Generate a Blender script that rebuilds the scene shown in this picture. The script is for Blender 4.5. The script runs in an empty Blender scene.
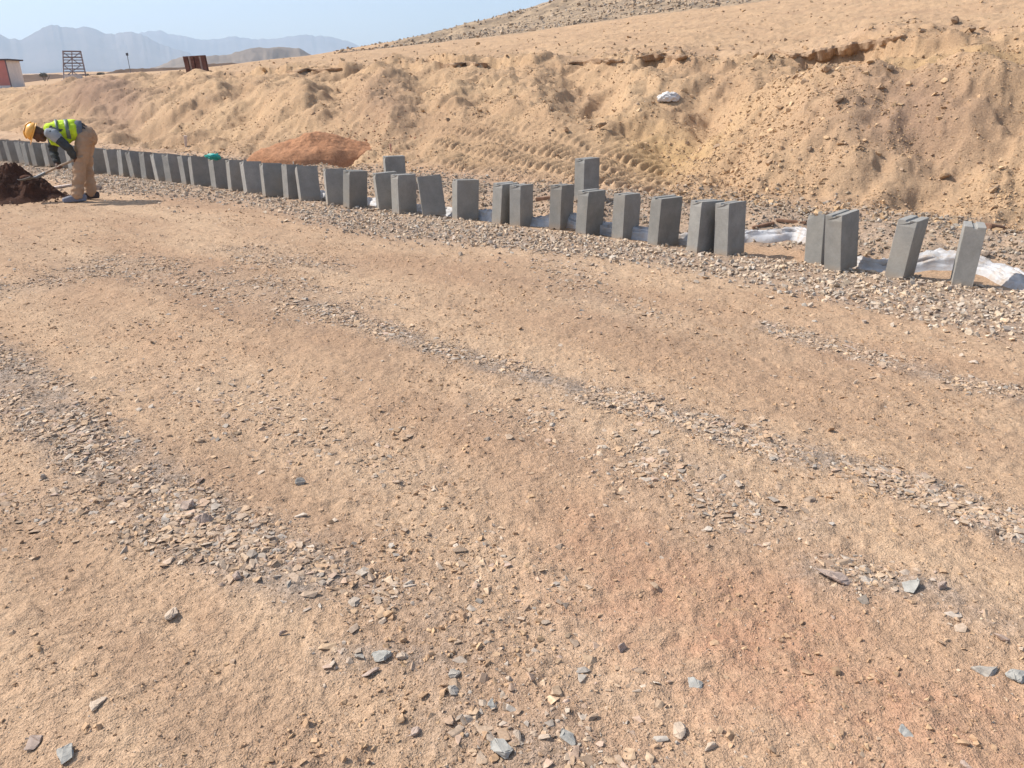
import bpy, bmesh, math, random
import numpy as np
from mathutils import Vector, Matrix
C = bpy.context.scene.collection
sc = bpy.context.scene
rad = math.radians

# ------------------------------------------------------------------ camera
PITCH, ROLL, HC, FPX = 0.3818777, -0.01412, 1.5557, 745.0
_fw = np.array([0, math.cos(PITCH), -math.sin(PITCH)])
_r0 = np.array([1.0, 0, 0]); _u0 = np.cross(_r0, _fw)
_rt = math.cos(ROLL) * _r0 + math.sin(ROLL) * _u0
_up = -math.sin(ROLL) * _r0 + math.cos(ROLL) * _u0
cam = bpy.data.cameras.new('camera'); co = bpy.data.objects.new('camera', cam); C.objects.link(co)
M = Matrix(((_rt[0], _up[0], -_fw[0], 0), (_rt[1], _up[1], -_fw[1], 0), (_rt[2], _up[2], -_fw[2], HC), (0, 0, 0, 1)))
co.matrix_world = M
cam.sensor_width = 36.0; cam.lens = 36.0 * FPX / 1024
cam.clip_start = 0.05; cam.clip_end = 40000
sc.camera = co
# ------------------------------------------------------------------ sky, sun, exposure
SUN_EL, SUN_X, SUN_Y = rad(46), -0.966, 0.259
w = bpy.data.worlds.new('World'); sc.world = w; w.use_nodes = True
nt = w.node_tree; bg = nt.nodes['Background']
sky = nt.nodes.new('ShaderNodeTexSky'); sky.sky_type = 'NISHITA'; sky.sun_disc = False
sky.sun_elevation = SUN_EL; sky.sun_rotation = math.atan2(SUN_X, SUN_Y)
sky.air_density = 1.0; sky.dust_density = 2.2; sky.ozone_density = 1.0
nt.links.new(sky.outputs[0], bg.inputs[0]); bg.inputs[1].default_value = 0.115
sl = bpy.data.lights.new('sun', 'SUN'); so = bpy.data.objects.new('sun', sl); C.objects.link(so)
sl.energy = 4.5; sl.angle = rad(0.5); sl.color = (1.0, 0.95, 0.88)
_sd = Vector((SUN_X * math.cos(SUN_EL), SUN_Y * math.cos(SUN_EL), math.sin(SUN_EL)))
so.rotation_euler = _sd.to_track_quat('Z', 'Y').to_euler(); so.location = (-20, 10, 40)
sc.view_settings.view_transform = 'Standard'; sc.view_settings.look = 'None'
sc.view_settings.exposure = 0.54; sc.view_settings.gamma = 1.0; sc.view_settings.use_curve_mapping = False
sc.cycles.use_denoising = True
sc.cycles.volume_bounces = 1
sc.cycles.max_bounces = 5; sc.cycles.diffuse_bounces = 3

# ------------------------------------------------------------------ helpers: pixels <-> rays
def ray(px, py):
    px = np.asarray(px, float); py = np.asarray(py, float)
    return _fw + np.multiply.outer((px - 512) / FPX, _rt) - np.multiply.outer((py - 384) / FPX, _up)
def at(px, py, z=0.0):
    d = ray(px, py); t = (z - HC) / d[..., 2]
    return np.stack([d[..., 0] * t, d[..., 1] * t], -1)
def at_r(px, py, r):
    """point on the pixel's ray at horizontal distance r"""
    d = ray(px, py); h = np.hypot(d[..., 0], d[..., 1])
    return np.array([d[0] / h * r, d[1] / h * r, HC + d[2] / h * r])
def azel(px, py):
    d = ray(px, py); h = np.hypot(d[..., 0], d[..., 1])
    return np.arctan2(d[..., 0], d[..., 1]), d[..., 2] / h
# row of blocks: along-direction D, outward direction N (towards the bank)
P0 = np.array([3.272, 6.081]); D = np.array([-0.7755, 0.6313]); N = np.array([0.6313, 0.7755])
def sw(x, y):
    return (x - P0[0]) * D[0] + (y - P0[1]) * D[1], (x - P0[0]) * N[0] + (y - P0[1]) * N[1]

# ------------------------------------------------------------------ noise
_rs = np.random.RandomState(7)
_perm = _rs.permutation(512).astype(np.int64); _perm = np.concatenate([_perm, _perm])
_ang = _rs.rand(512) * 2 * np.pi; _gx, _gy = np.cos(_ang), np.sin(_ang)
def perlin(x, y):
    xi = np.floor(x).astype(np.int64); yi = np.floor(y).astype(np.int64)
    xf = x - xi; yf = y - yi; xi &= 511; yi &= 511; x1 = (xi + 1) & 511; y1 = (yi + 1) & 511
    u = xf * xf * xf * (xf * (xf * 6 - 15) + 10); v = yf * yf * yf * (yf * (yf * 6 - 15) + 10)
    def g(i, j, a, b):
        h = _perm[_perm[i] + j]; return _gx[h] * a + _gy[h] * b
    a = g(xi, yi, xf, yf); b = g(x1, yi, xf - 1, yf); c = g(xi, y1, xf, yf - 1); d = g(x1, y1, xf - 1, yf - 1)
    return ((a + u * (b - a)) * (1 - v) + (c + u * (d - c)) * v) * 1.5
def fbm(x, y, o=4, gain=0.5):
    s = 0; a = 1.0
    for k in range(o):
        s = s + a * perlin(x * 2 ** k + 17.3 * k, y * 2 ** k - 9.1 * k); a *= gain
    return s
def sstep(a, b, x):
    t = np.clip((x - a) / (b - a), 0, 1); return t * t * (3 - 2 * t)

# ------------------------------------------------------------------ terrain
def col(lst):
    a = np.array(lst, float); return a[:, 0], a[:, 1]
PX = np.linspace(-230, 1260, 150)
def yc(lst):
    x, y = col(lst); return np.interp(PX, x, y)
y_toe = yc([(-230, 113), (0, 131), (100, 143), (200, 153), (300, 163), (400, 170), (500, 178), (600, 188), (700, 199), (800, 212), (900, 222), (1024, 236), (1260, 258)])
y_bench = yc([(-230, 103), (0, 120), (100, 130), (200, 138), (300, 143), (400, 136), (500, 142), (600, 158), (660, 178), (700, 170), (763, 160), (860, 160), (1024, 176), (1260, 205)])
y_spur = yc([(-230, 96), (0, 105), (60, 108), (100, 104), (200, 106), (300, 104), (400, 100), (500, 104), (600, 112), (660, 118), (700, 122), (763, 108), (860, 82), (966, 76), (1024, 80), (1260, 100)])
y_c = yc([(-230, 94), (0, 91.5), (50, 88), (100, 81), (180, 75), (250, 72.5), (330, 69), (400, 66), (450, 65), (520, 66), (600, 62), (680, 60), (770, 58), (800, 57), (850, 50), (905, 41), (960, 36), (1024, 29), (1260, 5)])
y_t = yc([(-230, 92), (0, 89), (30, 87), (50, 84), (100, 77), (180, 71), (250, 62.5), (330, 54.5), (405, 46), (520, 33), (640, 16), (760, 2), (900, -15), (1024, -30), (1260, -60)])
y_h = yc([(-230, 92), (0, 89), (100, 78), (180, 73), (250, 66), (330, 56), (405, 44), (470, 28), (520, 13), (560, 1), (640, -25), (800, -70), (1024, -130), (1260, -190)])
y_p = yc([(-230, 80), (0, 78), (50, 76), (100, 75), (180, 73), (330, 70), (400, 60), (470, 30), (560, 2), (700, -40), (1024, -130), (1260, -190)])
y_q = yc([(-230, 77), (0, 75), (180, 72.5), (400, 68), (560, 30), (700, 0), (1260, -60)])
def at_w(px, py, wv):
    az, te = azel(px, py); c = np.sin(az) * N[0] + np.cos(az) * N[1]
    r = (wv + P0 @ N) / c
    return az, r, HC + r * te
curves = []
az0, te0 = azel(PX, y_toe)
r0 = (HC - 0.22) / (-te0); w_toe = r0 * (np.sin(az0) * N[0] + np.cos(az0) * N[1]) - P0 @ N
w_toe = np.convolve(np.pad(w_toe, 6, 'edge'), np.ones(13) / 13, 'valid')
w_toe = np.clip(w_toe, 2.0, 5.2)
right = sstep(660, 800, PX)
near = np.full_like(PX, 1.0)
def flat_curve(wv, z):
    az, r, _ = at_w(PX, y_toe, wv); return az, r, np.full_like(PX, z)
curves.append(flat_curve(0.75, 0.0))
curves.append(at_w(PX, y_toe, w_toe))
curves.append(at_w(PX, y_bench, w_toe + 1.5 - 0.3 * right))
curves.append(at_w(PX, y_spur, w_toe + 3.4 - 0.2 * right))
_h = at_w(PX, y_spur - 9 * (1 - right), w_toe + 4.3 + 0.5 * right); curves.append((_h[0], _h[1], _h[2] - .26 * sstep(720, 800, PX)))
curves.append(at_w(PX, y_c, w_toe + 7.0))
leftf = 1 - sstep(260, 420, PX)
curves.append(at_w(PX, y_t, w_toe + 7 + 9 * leftf + 26 * (1 - leftf)))
hill = at_w(PX, y_h, w_toe + 7 + 16 * leftf + 80 * (1 - leftf))
curves.append((hill[0], hill[1], hill[2] - 0.25 * leftf))
AZC = curves[0][0]
def cur_r(az, rr, yy):
    a, te = azel(PX, yy); r = np.full_like(PX, rr); return a, r, HC + r * te
curves.append((lambda q: (q[0], q[1], q[2] * leftf + (1 - leftf) * np.maximum(q[2], hill[2])))(cur_r(None, 130.0, y_t - 1.0 * leftf - 200 * (1 - leftf) * 0)))
curves.append(cur_r(None, 420.0, y_p)); curves.append(cur_r(None, 2500.0, y_q)); curves.append(cur_r(None, 6000.0, y_q))
az_f = np.concatenate([np.linspace(-180, -52, 40)[:-1], np.linspace(-52, -48, 12)[:-1], np.arange(-48, 46.001, 0.085), np.linspace(46.1, 52, 14), np.linspace(55, 180, 36)[:-1]]) * np.pi / 180
r_f = np.concatenate([np.geomspace(0.06, 0.9, 24), np.exp(np.arange(math.log(0.95), math.log(75), 0.0048)), np.geomspace(76, 6000, 90)])
RC = np.array([np.interp(az_f, c[0], c[1]) for c in curves]); ZC = np.array([np.interp(az_f, c[0], c[2]) for c in curves])
# outside the measured sector the land eases to a plain rise
RC = np.maximum.accumulate(RC + np.arange(len(RC))[:, None] * 1e-3, axis=0)
out = sstep(rad(60), rad(100), np.abs(az_f))
ZC = ZC * (1 - out)
NA, NR = len(az_f), len(r_f)
Z0 = np.empty((NA, NR))
for i in range(NA):
    Z0[i] = np.interp(r_f, np.concatenate([[0], RC[:, i]]), np.concatenate([[0], ZC[:, i]]))
ker = np.hanning(35); ker /= ker.sum()
Z0 = np.apply_along_axis(lambda v: np.convolve(np.pad(v, 17, 'edge'), ker, 'valid'), 1, Z0)
ker2 = np.hanning(13); ker2 /= ker2.sum()
Z0 = np.apply_along_axis(lambda v: np.convolve(np.pad(v, 6, 'edge'), ker2, 'valid'), 0, Z0)
AZ, RR = np.meshgrid(az_f, r_f, indexing='ij')
X, Y = RR * np.sin(AZ), RR * np.cos(AZ)
S, W = sw(X, Y)
def rci(k): return np.interp(AZ.ravel(), az_f, RC[k]).reshape(AZ.shape)
r_toe, r_spur, r_hol, r_crest, r_ter, r_hill = (rci(k) for k in (1, 3, 4, 5, 6, 7))
m_bank = sstep(-0.15, 0.5, (RR - r_toe) / 1.5) * (1 - sstep(0.0, 4.0, RR - r_crest))
m_behind = sstep(0.35, 1.1, W)                                    # behind the row
m_ter = sstep(0.0, 2.0, RR - r_crest)
m_hill = sstep(0.97, 1.0, RR / r_ter) * sstep(rad(-8.6), rad(-7), AZ)
m_far = sstep(60, 400, RR)
fine = 1 - sstep(40, 75, RR)
rn = fbm(X * .7, Y * .7, 2)
# road: wheel ruts along the row direction and small lumps
Zr = 0.022 * fbm(S * .18, W * 1.15 + 3, 3) + 0.010 * fbm(S * 1.1, W * 2.6, 3) + 0.008 * fbm(X * 5.2, Y * 5.2, 2) + 0.0042 * fbm(X * 17, Y * 17, 2, .55) * (1 - sstep(4, 9, RR)) + 0.0026 * fbm(X * 36, Y * 36, 1) * (1 - sstep(2.2, 4, RR))
lump = np.clip(fbm(X * 9 + 40, Y * 9, 2) - .35, 0, 1); Zr += 0.018 * lump * (1 - sstep(10, 20, RR))
flatrow = 1 - 0.6 * np.exp(-(W / 0.9) ** 2)
Zr *= flatrow
# slopes: gullies running down, clods, slumps
g1 = fbm(S * .55 + 0.35 * fbm(X * .5, Y * .5, 2), W * .13, 3); g2 = fbm(S * 1.7 + .3 * rn, W * .28 + 9, 3)
Zb = 0.17 * g1 + 0.05 * g2 + 0.15 * fbm(X * .75, Y * .75, 3) + 0.13 * (np.abs(fbm(X * .55 + 7, Y * .55, 3)) - .3) + 0.036 * fbm(X * 2.6, Y * 2.6, 2) + 0.050 * (.35 - np.abs(fbm(X * 3.3 + 3, Y * 3.3, 2, .5))) + 0.018 * fbm(X * 6, Y * 6, 2, .5)
clod = np.clip(fbm(X * 4.3 + 11, Y * 4.3, 3) - .42, 0, 1); Zb += 0.07 * clod
# behind the row: loose soil and gravel
Zg = 0.05 * fbm(X * 1.1, Y * 1.1, 3) + 0.022 * fbm(X * 5, Y * 5, 2) + 0.006 * fbm(X * 9, Y * 9, 1)
# machine track prints on the bench
azr = lambda p: float(azel(p, 150)[0])
m_tr = sstep(azr(415), azr(450), AZ) * (1 - sstep(azr(655), azr(690), AZ)) * sstep(-.2, .3, RR - r_toe) * (1 - sstep(.5, .95, (RR - r_toe) / np.maximum(r_spur - r_toe, .1)))
pt = S + 0.25 * W; qt = (W - .25 * S) / .62; qf = qt - np.floor(qt)
tread = np.clip(np.sin(2 * np.pi * ((pt + .05 * fbm(X * 2, Y * 2, 2)) / 0.18 + 0.45 * np.abs(qf - .5))), -.5, 1) * sstep(0, .12, qf) * (1 - sstep(.78, .9, qf))
Zt = 0.050 * tread * np.clip(.95 + .8 * fbm(X * 1.2, Y * 1.2, 3), .2, 1.25) + 0.03 * fbm(X * 1.3, Y * 1.3, 3)
# ledge at the crest
nl = fbm(X * .7, Y * .7 + 3.3, 4)
lmask = np.clip(.25 + .9 * fbm(S * .28 + 5, W * 0 + 1.7, 2), 0, 1)
pxs = np.interp(AZ.ravel(), AZC, PX).reshape(AZ.shape)
lm = lmask * .12 + 1.0 * np.exp(-((pxs - 840) / 75) ** 2) + .8 * np.exp(-((pxs - 470) / 60) ** 2) + .6 * np.exp(-((pxs - 300) / 60) ** 2) + .7 * np.exp(-((pxs - 655) / 30) ** 2)
dl = RR - r_crest - 0.7 * nl
Zl = 0.20 * lm * (sstep(-.08, .08, dl) - sstep(.6, 5, dl)) - 0.16 * lm * (sstep(-1.3, -.15, dl) - sstep(-.12, .1, dl))
# spur edge: rough rubble
fb = (RR - r_toe) / np.maximum(r_crest - r_toe, .5)
Zm = np.zeros_like(RR)
for p_, f_, h_, wp_, wf_ in ((105, .62, .50, 52, .34), (140, .22, -.28, 26, .14), (40, .40, .25, 36, .25), (185, .35, .22, 26, .2), (222, .60, .25, 26, .25), (255, .55, -.22, 20, .28), (300, .48, .38, 40, .30), (345, .62, -.25, 18, .25), (385, .52, .30, 30, .28), (425, .70, -.22, 16, .2), (455, .50, .22, 26, .25), (505, .62, .22, 24, .22), (545, .58, .26, 22, .25), (592, .74, -.36, 32, .24), (632, .72, .22, 18, .25), (706, .60, -.24, 22, .16), (672, .36, -.30, 46, .16), (745, .70, .25, 26, .18), (790, .45, .25, 50, .18), (870, .30, .22, 60, .2), (960, .45, .20, 50, .2), (930, .16, -.15, 40, .12)):
    wob_ = 10 * rn
    Zm += h_ * np.exp(-(((pxs + wob_ - p_) / wp_) ** 2) - ((fb - f_ + .05 * rn) / wf_) ** 2)
spw = sstep(690, 790, pxs)
Zm += spw * (.14 * np.exp(-((RR - r_spur) / .45) ** 2) - .30 * np.exp(-((RR - r_hol) / .5) ** 2))
Zter = 0.05 * fbm(X * .35, Y * .35, 4) + 0.05 * np.clip(fbm(X * 1.6, Y * 1.6, 4), -.3, 1) + .02 * fbm(X * 6, Y * 6, 2)
Zhill = 0.35 * fbm(X * .12, Y * .12, 5)
Zfar = 1.2 * fbm(X * .012, Y * .012, 4) * sstep(90, 300, RR)
yellow_face = np.exp(-((pxs - 940) / 110) ** 2) * sstep(0, .3, RR - r_hol) * (1 - sstep(-1.2, -.2, RR - r_crest))
Zn = Zr * (1 - m_behind) + (Zg * m_behind * (1 - m_bank) + (Zb + Zm) * m_bank * (1 - .85 * m_tr) * (1 - .3 * yellow_face)) * (1 - .8 * m_ter) + m_tr * Zt + Zl * fine + m_ter * Zter * fine + m_hill * Zhill * sstep(0, 20, RR - r_ter) + Zfar
trench = np.exp(-((W - 0.48) / .22) ** 2) * (1 - sstep(15, 20, S)); Zn -= 0.055 * trench
def bumpz(x, y, h, r): return h * np.exp(-(((X - x) ** 2 + (Y - y) ** 2) / r ** 2) ** 1.5)
Zn += 0.09 * np.exp(-((W - 1.45) / .5) ** 2) * (1 - sstep(13, 17, S)) * (1 + .4 * fbm(S * .7, W, 2))
JB, RB = (0.92, 9.17), (-1.66, 11.0)
Zn += bumpz(*JB, .13, .42) + bumpz(*RB, .03, .4)
Z = Z0 + Zn
# material masks (what the soil is, not how it is lit)
pxg = lambda l: np.array([at(*p) for p in l])
def polydist(x, y, pts):
    d = np.full(x.shape, 1e9); t = np.zeros(x.shape)
    for k in range(len(pts) - 1):
        a, b = pts[k], pts[k + 1]; ab = b - a; u = np.clip(((x - a[0]) * ab[0] + (y - a[1]) * ab[1]) / (ab @ ab), 0, 1)
        dd = np.hypot(x - a[0] - u * ab[0], y - a[1] - u * ab[1]); m = dd < d; d = np.where(m, dd, d); t = np.where(m, (k + u) / (len(pts) - 1), t)
    return d, t
# gravel streaks left by wheels: pixel polyline, half width in metres, density
TRACKS = [
    ([(-60, 330), (10, 372), (60, 425), (110, 462), (160, 498), (205, 530), (260, 555), (305, 575)], .145, 2.0),
    ([(0, 505), (60, 500), (120, 515), (200, 545)], .16, .30),
    ([(340, 585), (400, 600), (440, 620), (450, 650), (455, 690), (470, 720)], .13, .40),
    ([(470, 715), (510, 745), (560, 765), (620, 790)], .14, .55),
    ([(330, 660), (385, 655), (440, 665)], .07, .7),
    ([(310, 305), (400, 338), (480, 362), (540, 378), (600, 398), (640, 405)], .13, 1.1),
    ([(590, 395), (660, 412), (740, 440), (830, 462), (900, 485), (960, 508), (1040, 540), (1100, 570)], .115, 1.9),
    ([(640, 455), (700, 480), (720, 515), (790, 520)], .15, .45),
    ([(820, 572), (870, 580), (940, 594)], .09, 1.0),
    ([(930, 600), (1010, 625)], .08, .5),
    ([(770, 325), (830, 345), (880, 358), (930, 372), (980, 385), (1040, 395)], .12, .8),
    ([(540, 250), (600, 300), (640, 315)], .3, .25),
    ([(100, 262), (180, 275), (250, 285), (330, 310)], .45, .35),
    ([(240, 250), (290, 262), (330, 268)], .3, .35),
    ([(-40, 290), (40, 285), (110, 262)], .3, .35),
    ([(150, 375), (240, 400), (330, 440), (420, 480)], .35, .13),
    ([(390, 500), (450, 555), (560, 640), (600, 700)], .25, .14),
    ([(700, 520), (640, 470), (560, 430), (480, 410)], .25, .2),
]
near_m = RR < 40
m_grav = np.zeros_like(RR)
for pts, hw, den in TRACKS:
    d, t = polydist(X, Y, pxg(pts)); m_grav = np.maximum(m_grav, den * np.exp(-(d / hw) ** 2))
def band_density(s, wv):
    """gravel strip the blocks stand on (in front) and behind the sheet"""
    edge = -0.95 + .25 * np.sin(s * .9) - .2 * sstep(2.5, -2, s) * 1.0
    f = sstep(edge - .25, edge + .25, wv) * (1 - sstep(.05, .25, wv)) * (1 - .35 * sstep(5, 9, s) * (1 - sstep(10, 13, s)))
    b = sstep(.6, .85, wv) * (1 - sstep(1.7, 2.6, wv)) * .85
    return np.maximum(f, b)
m_band = band_density(S, W) * (S > -4) * (S < 40)
m_grav = np.maximum(m_grav, m_band * .8)
pk = np.zeros_like(RR)
for c_, rr_, a_ in (((640, 590), .35, .9), ((760, 650), .42, 1.0), ((900, 720), .35, 1.0), ((990, 740), .25, .8), ((590, 545), .3, .5)):
    p = at(*c_); pk = np.maximum(pk, a_ * np.exp(-((X - p[0]) ** 2 + (Y - p[1]) ** 2) / rr_ ** 2))
m_moist = sstep(.55, .8, W) * 0 + np.exp(-((W - .62) / .3) ** 2) * (1 - sstep(10, 16, S))
def mesh_grid(name, V, na, nr, wrap, attr=None, centre=None):
    idx = np.arange(na * nr).reshape(na, nr)
    a = idx if wrap else idx[:-1]; b = np.roll(idx, -1, 0) if wrap else idx[1:]
    q = np.stack([a[:, :-1], a[:, 1:], b[:, 1:], b[:, :-1]], -1).reshape(-1, 4)
    me = bpy.data.meshes.new(name); tri = None
    if centre is not None:
        V = np.vstack([V, centre]); ci = len(V) - 1
        tri = np.stack([np.full(na, ci), idx[:, 0], np.roll(idx[:, 0], -1)], -1)
        if attr is not None: attr = np.vstack([attr, attr[:1]])
    nq = len(q); ntri = 0 if tri is None else len(tri)
    me.vertices.add(len(V)); me.vertices.foreach_set('co', V.astype(np.float32).ravel())
    loops = q.ravel() if tri is None else np.concatenate([q.ravel(), tri.ravel()])
    me.loops.add(len(loops)); me.loops.foreach_set('vertex_index', loops.astype(np.int32))
    st = np.arange(nq) * 4
    if ntri: st = np.concatenate([st, nq * 4 + np.arange(ntri) * 3])
    me.polygons.add(nq + ntri); me.polygons.foreach_set('loop_start', st.astype(np.int32))
    me.polygons.foreach_set('use_smooth', np.ones(nq + ntri, bool))
    if attr is not None:
        at_ = me.attributes.new('soil', 'FLOAT_COLOR', 'POINT'); at_.data.foreach_set('color', attr.astype(np.float32).ravel())
    me.update(calc_edges=True); me.validate(); return me
V = np.stack([X, Y, Z], -1).reshape(-1, 3)
m_soil_bank = np.clip(m_bank * (1 - m_ter) + .0, 0, 1)
soil = np.stack([np.maximum(m_soil_bank, .7 * m_ter), pk, np.clip(m_grav + 1.5 * m_hill * 0, 0, 1), np.clip(m_hill, 0, 1)], -1).reshape(-1, 4)
ground_me = mesh_grid('ground', V, NA, NR, True, soil, np.array([[0, 0, 0.0]]))
ground = bpy.data.objects.new('ground', ground_me); C.objects.link(ground); ground['kind'] = 'structure'
logr = np.log(r_f)
def gz(x, y):
    x = np.asarray(x, float); y = np.asarray(y, float)
    a = np.arctan2(x, y); r = np.hypot(x, y)
    fi = np.interp(a, az_f, np.arange(NA)); fj = np.interp(np.log(np.maximum(r, 1e-3)), logr, np.arange(NR))
    i = np.minimum(fi.astype(int), NA - 2); j = np.minimum(fj.astype(int), NR - 2); u = fi - i; v = fj - j
    return (Z[i, j] * (1 - u) + Z[i + 1, j] * u) * (1 - v) + (Z[i, j + 1] * (1 - u) + Z[i + 1, j + 1] * u) * v
def hit(px, py, rmin=1.0, rmax=200.0):
    """where the pixel's ray meets the terrain"""
    d = ray(px, py); h = math.hypot(d[0], d[1]); rs = np.geomspace(rmin, rmax, 4000)
    zz = HC + d[2] / h * rs; g = gz(d[0] / h * rs, d[1] / h * rs); k = int(np.argmax(zz < g))
    return np.array([d[0] / h * rs[k], d[1] / h * rs[k], g[k]])

# ------------------------------------------------------------------ materials
def mat(name, rough=.95, spec=.2):
    m = bpy.data.materials.new(name); m.use_nodes = True
    b = m.node_tree.nodes['Principled BSDF']; b.inputs['Roughness'].default_value = rough
    b.inputs['Specular IOR Level'].default_value = spec
    return m, m.node_tree, b
def nd(t, typ, **kw):
    n = t.nodes.new(typ)
    for k, v in kw.items(): setattr(n, k, v)
    return n
def noise(t, vec, scale, detail=4, rough=.55):
    n = nd(t, 'ShaderNodeTexNoise'); n.inputs['Scale'].default_value = scale; n.inputs['Detail'].default_value = detail
    n.inputs['Roughness'].default_value = rough; t.links.new(vec, n.inputs['Vector']); return n.outputs['Fac']
def ramp(t, fac, a, b):
    n = nd(t, 'ShaderNodeMapRange'); n.inputs[1].default_value = a; n.inputs[2].default_value = b
    n.clamp = True; t.links.new(fac, n.inputs[0]); return n.outputs[0]
def mix(t, fac, a, b, mode='MIX'):
    n = nd(t, 'ShaderNodeMix', data_type='RGBA', blend_type=mode)
    if isinstance(fac, (int, float)): n.inputs[0].default_value = fac
    else: t.links.new(fac, n.inputs[0])
    for k, v in ((6, a), (7, b)):
        if isinstance(v, tuple): n.inputs[k].default_value = (*v, 1)
        else: t.links.new(v, n.inputs[k])
    return n.outputs[2]
def math_(t, op, a, b=None):
    n = nd(t, 'ShaderNodeMath', operation=op)
    for k, v in ((0, a), (1, b)):
        if v is None: continue
        if isinstance(v, (int, float)): n.inputs[k].default_value = v
        else: t.links.new(v, n.inputs[k])
    return n.outputs[0]
def bump(t, b, h, dist, strength=1.0, prev=None):
    n = nd(t, 'ShaderNodeBump'); n.inputs['Distance'].default_value = dist; n.inputs['Strength'].default_value = strength
    t.links.new(h, n.inputs['Height'])
    if prev is not None: t.links.new(prev, n.inputs['Normal'])
    t.links.new(n.outputs[0], b.inputs['Normal']); return n.outputs[0]
def simple(name, c, var=.25, scale=8, rough=.9, spec=.2, bscale=0, bdist=.002, metallic=0):
    m, t, b = mat(name, rough, spec); tc = nd(t, 'ShaderNodeTexCoord').outputs['Object']
    n = noise(t, tc, scale, 5, .6)
    cc = mix(t, ramp(t, n, .3, .7), tuple(v * (1 - var) for v in c), tuple(min(1, v * (1 + var)) for v in c))
    t.links.new(cc, b.inputs['Base Color']); b.inputs['Metallic'].default_value = metallic
    if bscale: bump(t, b, noise(t, tc, bscale, 5, .6), bdist)
    return m
# soil
MS, t, b = mat('soil', 1.0, .1)
tc = nd(t, 'ShaderNodeTexCoord').outputs['Object']
at_n = nd(t, 'ShaderNodeAttribute', attribute_name='soil'); sep = nd(t, 'ShaderNodeSeparateColor'); t.links.new(at_n.outputs['Color'], sep.inputs[0])
bankf, pinkf, gravf = sep.outputs[0], sep.outputs[1], sep.outputs[2]; hillf = at_n.outputs['Alpha']
mp = nd(t, 'ShaderNodeMapping', vector_type='TEXTURE'); mp.inputs['Rotation'].default_value = (0, 0, math.atan2(D[1], D[0])); mp.inputs['Scale'].default_value = (4.5, 1, 1)
t.links.new(tc, mp.inputs[0])
nA = noise(t, tc, .55, 5, .6); nB = noise(t, mp.outputs[0], 1.3, 5, .6); nC = noise(t, tc, 5.5, 5, .65); nD = noise(t, tc, 45, 4, .7); nE = noise(t, tc, 190, 2, .6)
TAN, YEL, BRN, PNK = (.455, .302, .193), (.53, .367, .238), (.29, .185, .122), (.47, .262, .165)
c = mix(t, ramp(t, nB, .40, .58), TAN, YEL)
c = mix(t, math_(t, 'MULTIPLY', ramp(t, nC, .52, .70), .40), c, BRN)
c = mix(t, math_(t, 'MULTIPLY', ramp(t, noise(t, mp.outputs[0], .9, 8, .72), .47, .64), .50), c, (.335, .218, .145))
c = mix(t, math_(t, 'MULTIPLY', ramp(t, nA, .52, .68), .35), c, (.43, .25, .15))
c = mix(t, math_(t, 'MULTIPLY', pinkf, ramp(t, nC, .7, .35)), c, PNK)
GRV = mix(t, ramp(t, nD, .4, .6), (.24, .19, .15), (.40, .315, .25))
c = mix(t, math_(t, 'MULTIPLY', gravf, ramp(t, nC, .2, .6)), c, GRV)
bk = mix(t, ramp(t, nA, .38, .62), (.435, .288, .174), (.515, .350, .209))
bk = mix(t, math_(t, 'MULTIPLY', ramp(t, nC, .5, .7), .32), bk, (.39, .25, .15))
bk = mix(t, math_(t, 'MULTIPLY', ramp(t, noise(t, tc, .42, 7, .7), .48, .68), .42), bk, (.355, .228, .145))
oat = nd(t, 'ShaderNodeAttribute', attribute_name='ochre')
bk = mix(t, math_(t, 'MULTIPLY', oat.outputs['Fac'], .6), bk, (.47, .31, .145))
bat = nd(t, 'ShaderNodeAttribute', attribute_name='brown')
bk = mix(t, math_(t, 'MULTIPLY', bat.outputs['Fac'], 1.0), bk, mix(t, ramp(t, nA, .35, .65), (.30, .195, .135), (.37, .245, .165)))
c = mix(t, bankf, c, bk)
hl = mix(t, ramp(t, noise(t, tc, .9, 4, .7), .4, .6), (.25, .19, .135), (.42, .31, .205))
c = mix(t, hillf, c, hl)
c = mix(t, 1.0, c, mix(t, ramp(t, nD, .25, .75), (.72, .71, .70), (1.22, 1.22, 1.22)), 'MULTIPLY')
c = mix(t, 1.0, c, mix(t, ramp(t, nE, .3, .7), (.80, .80, .80), (1.18, 1.18, 1.18)), 'MULTIPLY')
t.links.new(c, b.inputs['Base Color'])
hh = math_(t, 'ADD', math_(t, 'MULTIPLY', nD, .7), math_(t, 'MULTIPLY', nE, .3))
pb_ = bump(t, b, noise(t, tc, 14, 5, .7), .028, .7); p_ = bump(t, b, nC, .03, .6, pb_); bump(t, b, hh, .016, 1.0, p_)
oc = np.clip(np.exp(-((pxs - 668) / 48) ** 2 - ((fb - .34) / .16) ** 2) * 1.3 + .9 * yellow_face * m_bank, 0, 1) * m_bank
oa = ground_me.attributes.new('ochre', 'FLOAT', 'POINT'); oa.data.foreach_set('value', np.append(oc.ravel(), 0).astype(np.float32))
br = np.exp(-((pxs + 12 * rn - 112) / 48) ** 2 - ((fb - .52) / .34) ** 2) * 1.2 + .8 * np.exp(-((pxs + 14 * rn - 880) / 90) ** 2 - ((fb - .28 + .06 * rn) / .17) ** 2) + .6 * np.exp(-((pxs + 9 * rn - 385) / 30) ** 2 - ((fb - .45) / .2) ** 2)
ba = ground_me.attributes.new('brown', 'FLOAT', 'POINT'); ba.data.foreach_set('value', np.append(np.clip(br * m_bank, 0, 1).ravel(), 0).astype(np.float32))
ground_me.materials.append(MS)
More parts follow.
